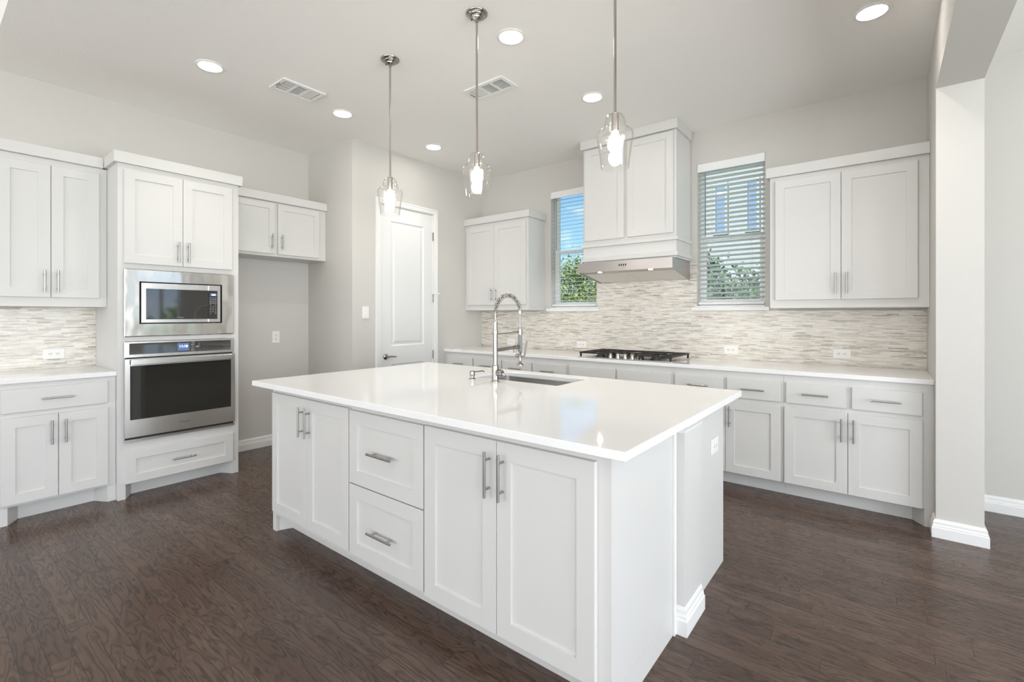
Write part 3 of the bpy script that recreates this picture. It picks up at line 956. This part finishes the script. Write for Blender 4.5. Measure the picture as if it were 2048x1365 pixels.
def base_unit(a0, a1, drawers, doors, legl, legr, label, handles=True):
    fr = Frame('S', 3.897)
    t = thing('base_cabinet', ((a0 + a1) / 2, 4.2, 0), label, 'cabinet', None)
    dep = YB - .010 - 3.897
    mb = MB(); fr.box(mb, a0 + .0004, a1 - .0004, -dep, 0, BASE_H, .8835); mb.build('carcass', M['cab'], t)
    toe(fr, t, a0 + .0004, a1 - .0004, dep, BASE_H, legl, legr)
    for p, q in drawers: drawer(fr, t, p, q, .686, .830, handle=handles, hl=.155)
    for p, q, h in doors: door(fr, t, p, q, .112, .655, h, .54)
base_unit(XP + .0005, -3.190, [(-4.005, -3.610), (-3.592, -3.203)], [(-4.005, -3.602, 'r'), (-3.599, -3.203, 'l')], True, False, 'back wall base cabinet at the pantry end, behind the faucet')
base_unit(-3.190, -2.382, [(-3.180, -2.804), (-2.788, -2.403)], [(-3.180, -2.799, 'r'), (-2.796, -2.403, 'l')], False, False, 'back wall base cabinet just left of the cooktop')
base_unit(-2.382, -1.372, [(-2.362, -1.885), (-1.866, -1.393)], [(-2.362, -1.878, 'r'), (-1.875, -1.393, 'l')], False, False, 'back wall base cabinet with plain false fronts under the cooktop', False)
base_unit(-1.372, -.575, [(-1.352, -.982), (-.954, -.593)], [(-1.352, -.967, 'r'), (-.964, -.593, 'l')], False, False, 'back wall base cabinet half hidden by the island right corner')
base_unit(-.575, XS0 - .0005, [(-.557, -.206), (-.174, .180)], [(-.569, -.1985, 'r'), (-.1955, .182, 'l')], False, True, 'back wall base cabinet at the right end against the stub wall')
mb = MB().box(XP + .0005, XS0 - .0005, 3.875, YB - .0005, .884, CT)
tag(mb.build('countertop', M['quartz'], bevel=.002), 'long white quartz counter along the back wall', 'countertop')

# ------------------------------------------------------------------ hood
def hood():
    x0, x1, yf = -2.362, -1.437, 4.155
    fr = Frame('S', yf)
    t = thing('hood_cabinet', ((x0 + x1) / 2, 4.35, 1.815), 'white cabinet over the range hood reaching up to the ceiling', 'cabinet')
    dep = YB - .010 - yf
    mb = MB(); fr.box(mb, x0, x1, -dep, 0, 1.8155, 2.942); mb.build('carcass', M['cab'], t, bevel=.0015)
    for c0, c1 in ((1.972, 2.004), (1.832, 1.870)):
        mb = MB(); fr.box(mb, x0 - .017, x1 + .017, -dep, .020, c0, c1); mb.build('ledge_moulding', M['cab'], t, bevel=.002)
    mb = MB(); fr.box(mb, x0 - .018, x1 + .018, -dep, .030, 2.9425, ZC - .0005)
    mb.build('crown_moulding', M['cab'], t, bevel=.002)
    door(fr, t, x0 + .022, -1.9225, 2.036, 2.930); door(fr, t, -1.890, x1 - .022, 2.036, 2.930)
    # stainless range hood
    yb, ys = 4.536, 4.070
    t = thing('range_hood', ((x0 + x1) / 2, 4.3, 1.64), 'stainless under-cabinet range hood over the cooktop', 'range hood')
    X0, X1 = x0 - .012, x1 - .004
    side = [(ys, 1.812), (yb, 1.812), (yb, 1.640), (ys, 1.722)]
    # open shell: top, front, sides, back
    mb = MB()
    w = .012
    for xa, xb in ((X0, X0 + w), (X1 - w, X1)):
        mb.hexa([(xa, y, z) for y, z in side], [(xb, y, z) for y, z in side])
    mb.box(X0 + w, X1 - w, ys, ys + .012, 1.722, 1.812)
    mb.box(X0 + w, X1 - w, ys + .012, yb, 1.800, 1.812)
    mb.box(X0 + w, X1 - w, yb - .012, yb, 1.652, 1.800)
    def slope(y): return 1.722 + (1.640 - 1.722) * (y - ys) / (yb - ys)
    # lamp strip behind the front
    yl = ys + .095
    mb.hexa([(X0 + w, ys + .012, slope(ys) + .004), (X1 - w, ys + .012, slope(ys) + .004), (X1 - w, yl, slope(yl) + .006), (X0 + w, yl, slope(yl) + .006)],
            [(X0 + w, ys + .012, slope(ys) + .010), (X1 - w, ys + .012, slope(ys) + .010), (X1 - w, yl, slope(yl) + .012), (X0 + w, yl, slope(yl) + .012)])
    mb.build('shell', M['hoodsteel'], t)
    xm = (X0 + X1) / 2
    for xa, xb in ((X0 + w + .003, xm - .002), (xm + .002, X1 - w - .003)):
        mb = MB()
        ya, yz = yl + .003, yb - .016
        mb.hexa([(xa, ya, slope(ya) + .008), (xb, ya, slope(ya) + .008), (xb, yz, slope(yz) + .008), (xa, yz, slope(yz) + .008)],
                [(xa, ya, slope(ya) + .018), (xb, ya, slope(ya) + .018), (xb, yz, slope(yz) + .018), (xa, yz, slope(yz) + .018)])
        mb.build('filter', M['filter'], t)
    for x in (X0 + .215, X1 - .215):
        y = ys + .056; z = slope(y) + .0055
        mb = MB().lathe([(.030, .0025), (.030, 0), (.023, 0), (.023, .0025)], (x, y, z - .0005), 'z', 24, close=True)
        rim = mb.build('lamp', M['chrome'], t, smooth=True)
        MB().lathe([(0, 0), (.0225, 0), (.0225, .002), (0, .002)], (x, y, z), 'z', 24).build('lamp_face', M['hoodlamp'], rim)
    f2 = Frame('S', ys)
    for k in range(4):
        a = xm - .028 + k * .021
        mb = MB(); f2.box(mb, a - .0045, a + .0045, .0003, .004, 1.764, 1.783); mb.build('button', M['dark'], t)
    text('Broan', .010, f2, xm + .012, .0003, 1.750, 'badge', M['ink'], t)
hood()

# ------------------------------------------------------------------ cooktop
def cooktop():
    x0, x1, y0, y1 = -2.285, -1.385, 3.905, 4.405
    t = thing('gas_cooktop', ((x0 + x1) / 2, (y0 + y1) / 2, CT), 'five burner gas cooktop with black grates on the back counter', 'cooktop')
    MB().box(x0, x1, y0, y1, CT + .0003, CT + .008).build('steel_tray', M['steel'], t, bevel=.003)
    zg = CT + .008
    bs = [(-2.10, 4.03, .038), (-2.10, 4.28, .045), (-1.835, 4.22, .058), (-1.57, 4.28, .045), (-1.57, 4.03, .038)]
    for x, y, r in bs:
        MB().lathe([(r + .012, 0), (r + .012, .006), (r, .008), (r, .018), (r - .006, .021), (0, .021)], (x, y, zg + .0002), 'z', 24).build('burner', M['burner'], t, smooth=True)
    def bar(mb, p, q, w=.006, h0=.030, h1=.044):
        p, q = Vector(p), Vector(q)
        d = (q - p).normalized(); n = Vector((-d.y, d.x)) * w
        a, b, c, e = p + n, p - n, q - n, q + n
        mb.hexa([(v.x, v.y, zg + h0) for v in (a, b, c, e)], [(v.x, v.y, zg + h1) for v in (a, b, c, e)])
    for k in range(3):
        w3 = (x1 - x0 - .03) / 3
        a0 = x0 + .015 + k * w3 + .002; a1 = a0 + w3 - .004
        b0, b1 = (y0 + .022, y1 - .022) if k != 1 else (y0 + .135, y1 - .022)
        mb = MB()
        for p, q in (((a0, b0), (a1, b0)), ((a0, b1), (a1, b1)), ((a0, b0), (a0, b1)), ((a1, b0), (a1, b1))): bar(mb, p, q)
        n = 7 if k != 1 else 5
        for j in range(1, n):
            y = b0 + (b1 - b0) * j / n
            bar(mb, (a0, y), (a0 + w3 * .36, y), .0045); bar(mb, (a1, y), (a1 - w3 * .36, y), .0045)
        for j in (1, 2):
            x = a0 + (a1 - a0) * j / 3
            bar(mb, (x, b0), (x, b0 + .09), .0045); bar(mb, (x, b1), (x, b1 - .09), .0045)
        if k != 1: bar(mb, (a0, (b0 + b1) / 2), (a1, (b0 + b1) / 2), .005)
        for x in (a0 + .006, a1 - .006):
            for y in (b0 + .006, b1 - .006): mb.box(x - .007, x + .007, y - .007, y + .007, zg + .0002, zg + .031)
        mb.build('grate', M['iron'], t)
    for k in range(5):
        x = -1.835 + (k - 2) * .070
        y = y0 + .060 + (.012 if k in (1, 2, 3) else 0)
        mb = MB().lathe([(.022, 0), (.022, .006), (.019, .008), (.018, .034), (.015, .038), (0, .038)], (x, y, zg + .0002), 'z', 20)
        mb.box(x - .0035, x + .0035, y - .020, y + .020, zg + .038, zg + .044)
        mb.build('knob', M['chrome'], t, smooth=True)
cooktop()

# ------------------------------------------------------------------ island
IX0, IX1, IY0, IY1 = -3.022, -.594, 1.290, 2.712
BX0, BX1, BY0, BY1 = -2.945, -.683, 1.381, 2.690
SX0, SX1, SY0, SY1 = -2.075, -1.452, 2.258, 2.598
YM = 1.955
def island():
    fr = Frame('S', BY0)
    dep = YM - .001 - BY0
    def unit(name, a0, a1, label, legl=False, legr=False):
        t = thing(name, ((a0 + a1) / 2, BY0 + dep / 2, 0), label, 'cabinet')
        mb = MB(); fr.box(mb, a0 + .0004, a1 - .0004, -dep, 0, .100, .8835); mb.build('carcass', M['cab'], t)
        pts = [(a0 + .0004, -dep)]
        pts += [(a0 + .0004, 0), (a0 + .045, 0), (a0 + .045, -.02), (a0 + .075, -.085)] if legl else [(a0 + .0004, -.085)]
        pts += [(a1 - .10, -.085), (a1 - .06, 0), (a1 - .0004, 0)] if legr else [(a1 - .0004, -.085)]
        pts += [(a1 - .0004, -dep)]
        mb = MB(); fr.prism(mb, pts, .0005, .0995); mb.build('toe_kick', M['cab'], t)
        return t
    t = unit('island_cabinet', BX0, -2.108, 'two door island cabinet at the left end of the island front', True)
    door(fr, t, -2.915, -2.5175, .128, .845, 'r', .720, .165); door(fr, t, -2.5145, -2.114, .128, .845, 'l', .720, .165)
    t = unit('island_drawer_cabinet', -2.108, -1.551, 'island cabinet with two deep drawers in the middle of the front')
    drawer(fr, t, -2.103, -1.556, .480, .840, style='shaker', hl=.178, hc=.658, rail=.066)
    drawer(fr, t, -2.103, -1.556, .126, .474, style='shaker', hl=.178, hc=.285, rail=.066)
    t = unit('island_cabinet', -1.551, BX1, 'two wide door island cabinet at the near right corner', False, True)
    door(fr, t, -1.546, -1.1465, .114, .842, 'r', .715, .172, rail=.068); door(fr, t, -1.1435, -.732, .114, .842, 'l', .715, .172, rail=.068)
    # end panel of the near cabinet is its carcass side; drywall half wall behind with a pilaster
    h = thing('island_half_wall', (-1.8, 2.3, 0), 'white half wall with a small pilaster at the island right end', 'half wall')
    mb = MB()
    mb.box(BX0, BX1 + .003, YM, 2.16, 0.0005, .8835)
    mb.box(BX1 - .10, BX1 + .003, 2.16, BY1, 0.0005, .8835)
    mb.box(BX0, BX0 + .10, 2.16, BY1, 0.0005, .8835)
    mb.box(BX0 + .10, BX1 - .10, BY1 - .05, BY1, .1, .8835)
    mb.build('wall_panel', M['cab'], h)
    p0, p1, px = YM + .012, 2.185, -.646
    mb = MB().box(BX1 + .0035, px, p0, p1, .0005, .8835)
    pil = mb.build('pilaster', M['cab'], h)
    def ringmould(prof, name):
        mb = MB()
        prev = None
        for o, z in prof:
            ring = [(BX1 + .0035, p0 - o, z), (px + o, p0 - o, z), (px + o, p1 + o, z), (BX1 + .0035, p1 + o, z)]
            if prev:
                for k in range(4): mb.face([prev[k], prev[(k + 1) % 4], ring[(k + 1) % 4], ring[k]])
            else: mb.face(ring[::-1])
            prev = ring
        mb.face(prev)
        bmesh.ops.remove_doubles(mb.bm, verts=mb.bm.verts, dist=.0001)
        mb.build(name, M['trimw'], pil)
    ringmould([(.0, .0006), (.014, .0006), (.014, .062), (.010, .068), (.010, .078), (.006, .088), (.006, .100), (.001, .115), (.0, .115)], 'base_moulding')
    ringmould([(.0, .828), (.003, .828), (.006, .842), (.014, .855), (.016, .868), (.020, .872), (.020, .8833), (.0, .8833)], 'cap_moulding')
    MB().box(BX1 + .0005, BX1 + .008, YM - .022, YM - .001, .0005, .8835).build('corner_bead', M['trimw'], h)
    # top with a sink cut-out
    mb = MB()
    xs = [IX0, SX0, SX1, IX1]; ys = [IY0, SY0, SY1, IY1]
    bm = mb.bm
    vt = {(i, j, k): bm.verts.new((xs[i], ys[j], (.8845, CT)[k])) for i in range(4) for j in range(4) for k in range(2)}
    for i in range(3):
        for j in range(3):
            if (i, j) == (1, 1): continue
            for k in range(2): bm.faces.new([vt[i, j, k], vt[i + 1, j, k], vt[i + 1, j + 1, k], vt[i, j + 1, k]])
    for k in range(3):
        for q in (((k, 0), (k + 1, 0)), ((k, 3), (k + 1, 3)), ((0, k), (0, k + 1)), ((3, k), (3, k + 1))):
            a, b = q; bm.faces.new([vt[(*a, 0)], vt[(*b, 0)], vt[(*b, 1)], vt[(*a, 1)]])
    for a, b in (((1, 1), (2, 1)), ((2, 1), (2, 2)), ((2, 2), (1, 2)), ((1, 2), (1, 1))):
        bm.faces.new([vt[(*a, 0)], vt[(*b, 0)], vt[(*b, 1)], vt[(*a, 1)]])
    tag(mb.build('island_countertop', M['quartz'], bevel=.002), 'large white quartz island top with the sink cut into it', 'countertop')
    # outlet on the far end panel
    fo = Frame('E', BX1 + .003)
    outlet(fo, 2.515, .655, 'landscape outlet plate on the white island end panel', True)
    # sink
    t = thing('undermount_sink', ((SX0 + SX1) / 2, (SY0 + SY1) / 2, .66), 'stainless sink sunk into the island top', 'sink')
    mb = MB()
    def rr(ins, z, rad=.02):
        out = []
        x0, x1, y0, y1 = SX0 - .004 + ins, SX1 + .004 - ins, SY0 - .004 + ins, SY1 + .004 - ins
        for cx, cy, a0 in ((x1 - rad, y1 - rad, 0), (x0 + rad, y1 - rad, 90), (x0 + rad, y0 + rad, 180), (x1 - rad, y0 + rad, 270)):
            for k in range(5):
                a = R(a0 + k * 22.5); out.append((cx + rad * math.cos(a), cy + rad * math.sin(a), z))
        return out
    rings = [rr(-.018, .8838), rr(0, .8838), rr(.003, .70), rr(.012, .675), rr(.03, .668)]
    vr = [[mb.bm.verts.new(p) for p in r] for r in rings]
    for a, b in zip(vr, vr[1:]):
        for k in range(20): mb.bm.faces.new([a[k], a[(k + 1) % 20], b[(k + 1) % 20], b[k]])
    mb.bm.faces.new(vr[-1])
    mb.build('basin', M['steel'], t, smooth=True)
    MB().lathe([(.0, .002), (.03, .002), (.042, .004), (.045, .001), (.045, .0), (0, 0)], ((SX0 + SX1) / 2, SY1 - .12, .6683), 'z', 24).build('drain', M['chrome'], t, smooth=True)
island()

def faucet():
    x, y = -1.832, 2.170
    t = thing('kitchen_faucet', (x, y, CT), 'tall brushed nickel spring neck faucet on the island', 'faucet')
    z0 = CT + .0004
    MB().lathe([(.024, 0), (.024, .006), (.0205, .010), (.0205, .097), (.0165, .099), (0, .099)], (x, y, z0), 'z', 28).build('base', M['nickel'], t, smooth=True)
    MB().lathe([(.0145, 1.0125), (.0145, 1.195), (.0165, 1.197), (.0165, 1.222), (.0130, 1.224), (.0130, 1.272), (0, 1.272)], (x, y, 0), 'z', 24).build('riser', M['nickel'], t, smooth=True)
    # arch path
    ye = 2.414; cy_ = (y + ye) / 2; ry = (ye - y) / 2; zc = 1.318; rz = .115
    path = []
    for k in range(10): path.append(Vector((x, y, 1.265 + (zc - 1.265) * k / 9)))
    for k in range(1, 50):
        a = math.pi - (math.pi - R(8)) * k / 49
        path.append(Vector((x, cy_ + ry * math.cos(a), zc + rz * math.sin(a))))
    MB().tube(path + [Vector((x, ye, 1.30)), Vector((x, ye, 1.21))], .0055, 10).build('hose', M['nickel'], t, smooth=True)
    # spring coil round the hose
    cum = [0]
    for a, b in zip(path, path[1:]): cum.append(cum[-1] + (b - a).length)
    total = cum[-1]; pts = []
    pitch = .0155; turns = total / pitch; n = int(turns * 14)
    j = 0
    for i in range(n + 1):
        s = total * i / n
        while j < len(cum) - 2 and cum[j + 1] < s: j += 1
        f = (s - cum[j]) / (cum[j + 1] - cum[j])
        p = path[j].lerp(path[j + 1], f); tg = (path[j + 1] - path[j]).normalized()
        u = Vector((1, 0, 0)); w = tg.cross(u)
        a = 2 * math.pi * turns * i / n
        pts.append(p + (u * math.cos(a) + w * math.sin(a)) * .0125)
    MB().tube(pts, .0023, 6).build('spring_coil', M['chrome'], t, smooth=True)
    # spray head hanging at the end of the hose
    h = MB().lathe([(.006, 1.345), (.0115, 1.342), (.0115, 1.318), (.006, 1.314)], (x, ye, 0), 'z', 20).build('spring_end', M['chrome'], t, smooth=True)
    s = MB().lathe([(0, 1.192), (.0085, 1.192), (.0105, 1.185), (.0115, 1.10), (.0105, 1.075), (.008, 1.07), (.008, 1.02), (.013, 1.006), (.0235, .996), (.0235, .990), (0, .988)], (x, ye, 0), 'z', 24).build('spray_head', M['nickel'], t, smooth=True)
    MB().lathe([(.0123, 1.080), (.0130, 1.09), (.0130, 1.178), (.0123, 1.184)], (x, ye, 0), 'z', 20).build('grip', M['greygrip'], s, smooth=True)
    MB().tube([(x + .009, ye, 1.045), (x + .028, ye + .01, 1.052), (x + .034, ye + .014, 1.10), (x + .042, ye + .016, 1.148)], [.005, .0055, .005, .0045], 10).build('trigger', M['nickel'], s, smooth=True)
    MB().lathe([(0, -.036), (.008, -.034), (.013, -.026), (.013, -.018), (.006, -.008), (.006, .0), (0, 0)], (x, ye, 1.052), 'x', 18).build('spray_valve', M['nickel'], s, smooth=True)
    # holder arm with ring
    mb = MB().tube([(x, y + .012, 1.198), (x, ye - .012, 1.204)], .0032, 10)
    mb.lathe([(.0100, 1.188), (.0150, 1.188), (.0150, 1.222), (.0100, 1.222)], (x, ye, 0), 'z', 20, close=True)
    mb.build('holder_arm', M['nickel'], t, smooth=True)
    # second spout
    mb = MB().tube([(x, y + .010, 1.103), (x, ye - .065, 1.108)], .0105, 16)
    mb.tube([(x, ye - .066, 1.108), (x, ye - .016, 1.110)], .0130, 16)
    mb.tube([(x, ye - .055, 1.108), (x, ye - .055, 1.076)], [.010, .0085], 14)
    mb.tube([(x, ye - .040, 1.11), (x, ye - .040, 1.136)], [.004, .0025], 8)
    mb.build('pot_filler_spout', M['nickel'], t, smooth=True)
    # side handle
    mb = MB().lathe([(0.0, .0195), (.020, .0195), (.021, .024), (.021, .050), (.018, .054), (0, .054)], (x, y, .968), 'x', 24)
    k = mb.build('handle_hub', M['nickel'], t, smooth=True)
    MB().tube([(x + .035, y, .986), (x + .034, y + .006, 1.012), (x + .030, y + .010, 1.048)], [.006, .0055, .0045], 10).build('lever', M['nickel'], k, smooth=True)
    MB().tube([(x + .054, y + .002, .962), (x + .072, y + .006, .955)], [.008, .0075], 12).build('diverter_knob', M['nickel'], k, smooth=True)
    # soap dispenser
    x, y = -2.015, 2.165
    t = thing('soap_dispenser', (x, y, CT), 'small brushed nickel soap dispenser left of the faucet', 'soap dispenser')
    MB().lathe([(.0205, 0), (.0205, .004), (.012, .009), (.0115, .018), (0, .018)], (x, y, z0), 'z', 24).build('base', M['nickel'], t, smooth=True)
    p = MB().lathe([(0, .0185), (.0150, .0185), (.0160, .022), (.0160, .049), (.0145, .052), (0, .052)], (x, y, z0), 'z', 24).build('pump_head', M['nickel'], t, smooth=True)
    MB().tube([(x, y + .014, z0 + .043), (x, y + .095, z0 + .043), (x, y + .112, z0 + .035)], [.0035, .0033, .003], 10).build('spout', M['nickel'], p, smooth=True)
faucet()

# ------------------------------------------------------------------ pendants
def copy_tree(src, loc):
    c = src.copy(); COL.objects.link(c); c.location = loc
    for ch in src.children:
        d = ch.copy(); COL.objects.link(d); d.parent = c
        for g in ch.children:
            e = g.copy(); COL.objects.link(e); e.parent = d
    return c
def pendants():
    x, y, zb = -2.612, 2.0, 1.985
    lab = ['pendant lamp hanging in front of the pantry door, smallest of three', 'pendant lamp hanging between the pantry door and hood cabinet, middle of three',
           'pendant lamp hanging in front of the hood cabinet, largest of three']
    t = thing('pendant_lamp', (x, y, zb), lab[0], 'pendant lamp', 'glass pendants over the island')
    prof = [(.062, 0), (.063, 0), (.0675, .040), (.0735, .085), (.079, .122), (.0825, .142), (.083, .152), (.080, .164), (.071, .174), (.057, .180), (.0515, .184), (.0505, .190), (.0475, .208), (.0425, .228), (.034, .243), (.026, .247), (.0175, .248)]
    inner = [(r - .0022, h + (.0 if h < .17 else -.0015)) for r, h in prof][::-1]
    MB().lathe(prof + inner, (x, y, zb), 'z', 48, close=True).build('glass_shade', M['shade'], t, smooth=True)
    MB().lathe([(0, .168), (.0155, .168), (.0165, .172), (.0165, .250), (.010, .252), (0, .252)], (x, y, zb), 'z', 24).build('socket', M['rod'], t, smooth=True)
    MB().lathe([(0, .074), (.012, .0755), (.024, .082), (.032, .094), (.0345, .108), (.032, .124), (.025, .140), (.017, .154), (.014, .165), (0, .1675)], (x, y, zb), 'z', 28).build('bulb', M['bulb'], t, smooth=True)
    ht = ZC - zb
    MB().tube([(x, y, zb + .2525), (x, y, zb + ht - .036)], .0066, 12).build('rod', M['rod'], t, smooth=True)
    cn = MB().lathe([(0, -.052), (.009, -.052), (.010, -.038), (.020, -.034), (.028, -.030), (.030, -.025), (.041, -.021), (.045, -.016), (.046, -.013), (.056, -.010), (.061, -.005), (.062, -.0005), (0, -.0005)], (x, y, ZC), 'z', 36).build('canopy', M['nickel'], t, smooth=True)
    MB().lathe([(0, -.034), (.003, -.034), (.004, -.026), (.003, -.018), (0, -.018)], (x - .031, y - .010, ZC), 'z', 10).build('screw', M['ink'], cn, smooth=True)
    for k, px in ((1, -1.826), (2, -.972)):
        c = copy_tree(t, (px, y, zb)); c['label'] = lab[k]
pendants()

# ------------------------------------------------------------------ ceiling lights and vents
def downlights():
    spots = [(-3.655, 1.286, 'recessed light nearest the oven tower, far left of the ceiling'), (-3.631, 2.286, 'recessed light above the fridge space, next to the left vent'),
             (-3.626, 3.317, 'recessed light closest to the pantry door'), (-1.811, 2.294, 'recessed light beside the middle pendant canopy at the top'),
             (-1.810, 3.328, 'recessed light in front of the hood cabinet'), (-.059, 3.365, 'recessed light at the top right near the beam')]
    t = None
    for x, y, lab in spots:
        if t is None:
            t = thing('recessed_light', (x, y, ZC), lab, 'ceiling light', 'recessed ceiling lights')
            MB().lathe([(.088, -.0005), (.088, -.004), (.082, -.008), (.072, -.008), (.068, -.004), (.068, -.0005)], (x, y, ZC), 'z', 40, close=True).build('trim_ring', M['plastic'], t, smooth=True)
            MB().lathe([(0, -.0035), (.0675, -.0035), (.0675, -.0008), (0, -.0008)], (x, y, ZC), 'z', 40).build('lamp_face', M['lampwhite'], t)
        else:
            c = copy_tree(t, (x, y, ZC)); c['label'] = lab
        light('downlight_beam', 'SPOT', (x, y, ZC - .012), (0, 0, 0), 22, (1, .955, .89), spot_size=R(100), spot_blend=.9, shadow_soft_size=.06)
downlights()
def vents():
    def vent(x0, x1, y0, y1, along, label, kinds):
        cx, cy = (x0 + x1) / 2, (y0 + y1) / 2
        t = thing('ceiling_vent', (cx, cy, ZC), label, 'vent', 'ceiling air vents')
        hx, hy = (x1 - x0) / 2, (y1 - y0) / 2
        L_, W_ = (hy, hx) if along == 'y' else (hx, hy)
        def pt(u, v): return (cx + v, cy + u) if along == 'y' else (cx + u, cy - v)
        def bx(mb, u0, u1, v0, v1, z0, z1):
            p, q = pt(u0, v0), pt(u1, v1); mb.box(p[0], q[0], p[1], q[1], ZC + z0, ZC + z1)
        b = .028
        mb = MB(); bx(mb, -L_ + .01, L_ - .01, -W_ + .01, W_ - .01, -.0012, -.0004); mb.build('duct_shade_sheet', M['dark'], t)  # flat dark sheet standing in for the shade inside the duct
        mb = MB()
        bx(mb, -L_, L_, -W_, -W_ + b, -.012, -.0013); bx(mb, -L_, L_, W_ - b, W_, -.012, -.0013)
        bx(mb, -L_, -L_ + b, -W_ + b, W_ - b, -.012, -.0013); bx(mb, L_ - b, L_, -W_ + b, W_ - b, -.012, -.0013)
        third = (2 * L_ - 2 * b) / 3
        for k in (1, 2):
            u = -L_ + b + third * k; bx(mb, u - .007, u + .007, -W_ + b, W_ - b, -.012, -.0013)
        mb.build('frame', M['vent'], t)
        for k in range(3):
            u0 = -L_ + b + third * k + .008; u1 = u0 + third - .016
            mb = MB()
            n = 8
            for j in range(n):
                if kinds[k] != 'cross' and kinds[k] != 'shut':
                    v = -W_ + b + (2 * W_ - 2 * b) * (j + .5) / n
                    (p0, p1), (q0, q1) = (u0, u1), (v - .0028, v + .0028)
                else:
                    u = u0 + (u1 - u0) * (j + .5) / n
                    (p0, p1), (q0, q1) = (u - .0022, u + .0022), (-W_ + b + .0005, W_ - b - .0005)
                    if kinds[k] == 'shut': (p0, p1) = (u - .0036, u + .0036)
                bx(mb, p0, p1, q0, q1, -.0085, -.0045)
            if kinds[k] == 'cross':
                for j in range(3):
                    v = -W_ + b + (2 * W_ - 2 * b) * (j + .8) / 3.6
                    bx(mb, u0, u1, v - .002, v + .002, -.0088, -.0022)
            mb.build('louvre', M['vent'], t)
        mb = MB(); bx(mb, -L_ + .010, -L_ + .016, -.03, .03, -.016, -.0122); mb.build('damper_lever', M['greygrip'], t)
    vent(-3.630, -3.405, 1.672, 2.002, 'y', 'white ceiling vent left of the first pendant', ('cross', 'fine', 'shut'))
    vent(-2.530, -2.155, 2.618, 2.812, 'x', 'white ceiling vent behind the middle pendant rod', ('shut', 'fine', 'fine'))
vents()

# ------------------------------------------------------------------ outside
random.seed(7)
struct(MB().box(-40, 40, YB + .25, 60, -.5, -.3).box(XE + .25, 40, -20, YB + .25, -.5, -.3), 'ground_lawn', M['grass'], 'lawn outside the kitchen windows', cat='lawn')
def tree(x, y, zc, rx, rz, n, m, name, label, trunk=True, leaf=.09, cat='tree', group=None):
    t = thing(name, (x, y, -.3), label, cat, group)
    mb = MB()
    mb.tube([(x, y, -.3), (x + .05, y, zc * .5), (x - .02, y, zc)], [.13, .10, .05], 8)
    for k in range(7):
        a = k * .9
        mb.tube([(x, y, zc * .55 + .1 * k), (x + rx * .6 * math.cos(a), y + rx * .6 * math.sin(a), zc + rz * .5 * math.sin(k * 1.7))], [.04, .012], 6)
    mb.build('trunk', M['bark'], t)
    mb = MB()
    clumps = []
    for k in range(26):
        while True:
            p = Vector((random.uniform(-1, 1), random.uniform(-1, 1), random.uniform(-1, 1)))
            if p.length < 1: break
        clumps.append(Vector((x + p.x * rx, y + p.y * rx, zc + p.z * rz)))
    for k in range(n):
        c = random.choice(clumps)
        d = Vector((random.gauss(0, 1), random.gauss(0, 1), random.gauss(0, 1))) * (rx * .17)
        p = c + d
        u = Vector((random.gauss(0, 1), random.gauss(0, 1), random.gauss(0, 1))).normalized()
        w = u.orthogonal().normalized()
        s = leaf * random.uniform(.6, 1.2)
        mb.face([p - u * s, p - w * s * .45, p + u * s, p + w * s * .45])
    mb.build('foliage', m, t)
tree(-6.05, 10.2, 1.35, 1.15, 1.05, 20000, M['leaf'], 'leafy_tree', 'sunlit green tree seen through the window left of the hood', leaf=.038)
tree(-9.2, 14.0, 1.1, 1.9, 1.2, 6000, M['leaf_dark'], 'leafy_tree', 'darker tree further away through the window left of the hood', leaf=.12)
tree(-2.55, 9.0, 1.55, 1.0, .95, 10000, M['leaf_dark'], 'shrub', 'tall shrub seen low through the window right of the hood', cat='shrub', leaf=.055)
tree(-.95, 11.2, 2.2, .6, 1.7, 3600, M['leaf'], 'slender_tree', 'slender tree at the right side of the right window', cat='tree')
tree(9.0, 5.4, .75, 1.2, .7, 3000, M['leaf'], 'leafy_tree', 'tree outside the dining window mirrored in the microwave')
def house():
    fr = Frame('S', 13.0)
    t = thing('neighbour_house', (1.0, 15, -.3), 'grey house next door seen through the window right of the hood', 'house')
    mb = MB(); fr.box(mb, -5.0, 7, -5, 0, -.3, 5.6); mb.build('wall', M['siding'], t)
    mb = MB(); mb.hexa([(-5.4, 12.5, 5.6), (7.4, 12.5, 5.6), (7.4, 15.5, 7.6), (-5.4, 15.5, 7.6)], [(-5.4, 12.5, 5.75), (7.4, 12.5, 5.75), (7.4, 15.5, 7.75), (-5.4, 15.5, 7.75)])
    mb.build('roof', M['roof'], t)
    for a0, a1, c0, c1 in ((-3.46, -3.24, 3.45, 4.65), (-2.70, -2.50, 3.45, 4.65), (-.6, .5, 3.3, 4.7), (2, 3, 3.3, 4.7)):
        mb = MB()
        fr.box(mb, a0 - .07, a0, .001, .05, c0 - .07, c1 + .07); fr.box(mb, a1, a1 + .07, .001, .05, c0 - .07, c1 + .07)
        fr.box(mb, a0, a1, .001, .05, c0 - .07, c0); fr.box(mb, a0, a1, .001, .05, c1, c1 + .07)
        w = mb.build('window', M['siding'], t)
        mb = MB(); fr.box(mb, a0, a1, .002, .02, c0, c1); mb.build('pane', M['houseglass'], w)
house()
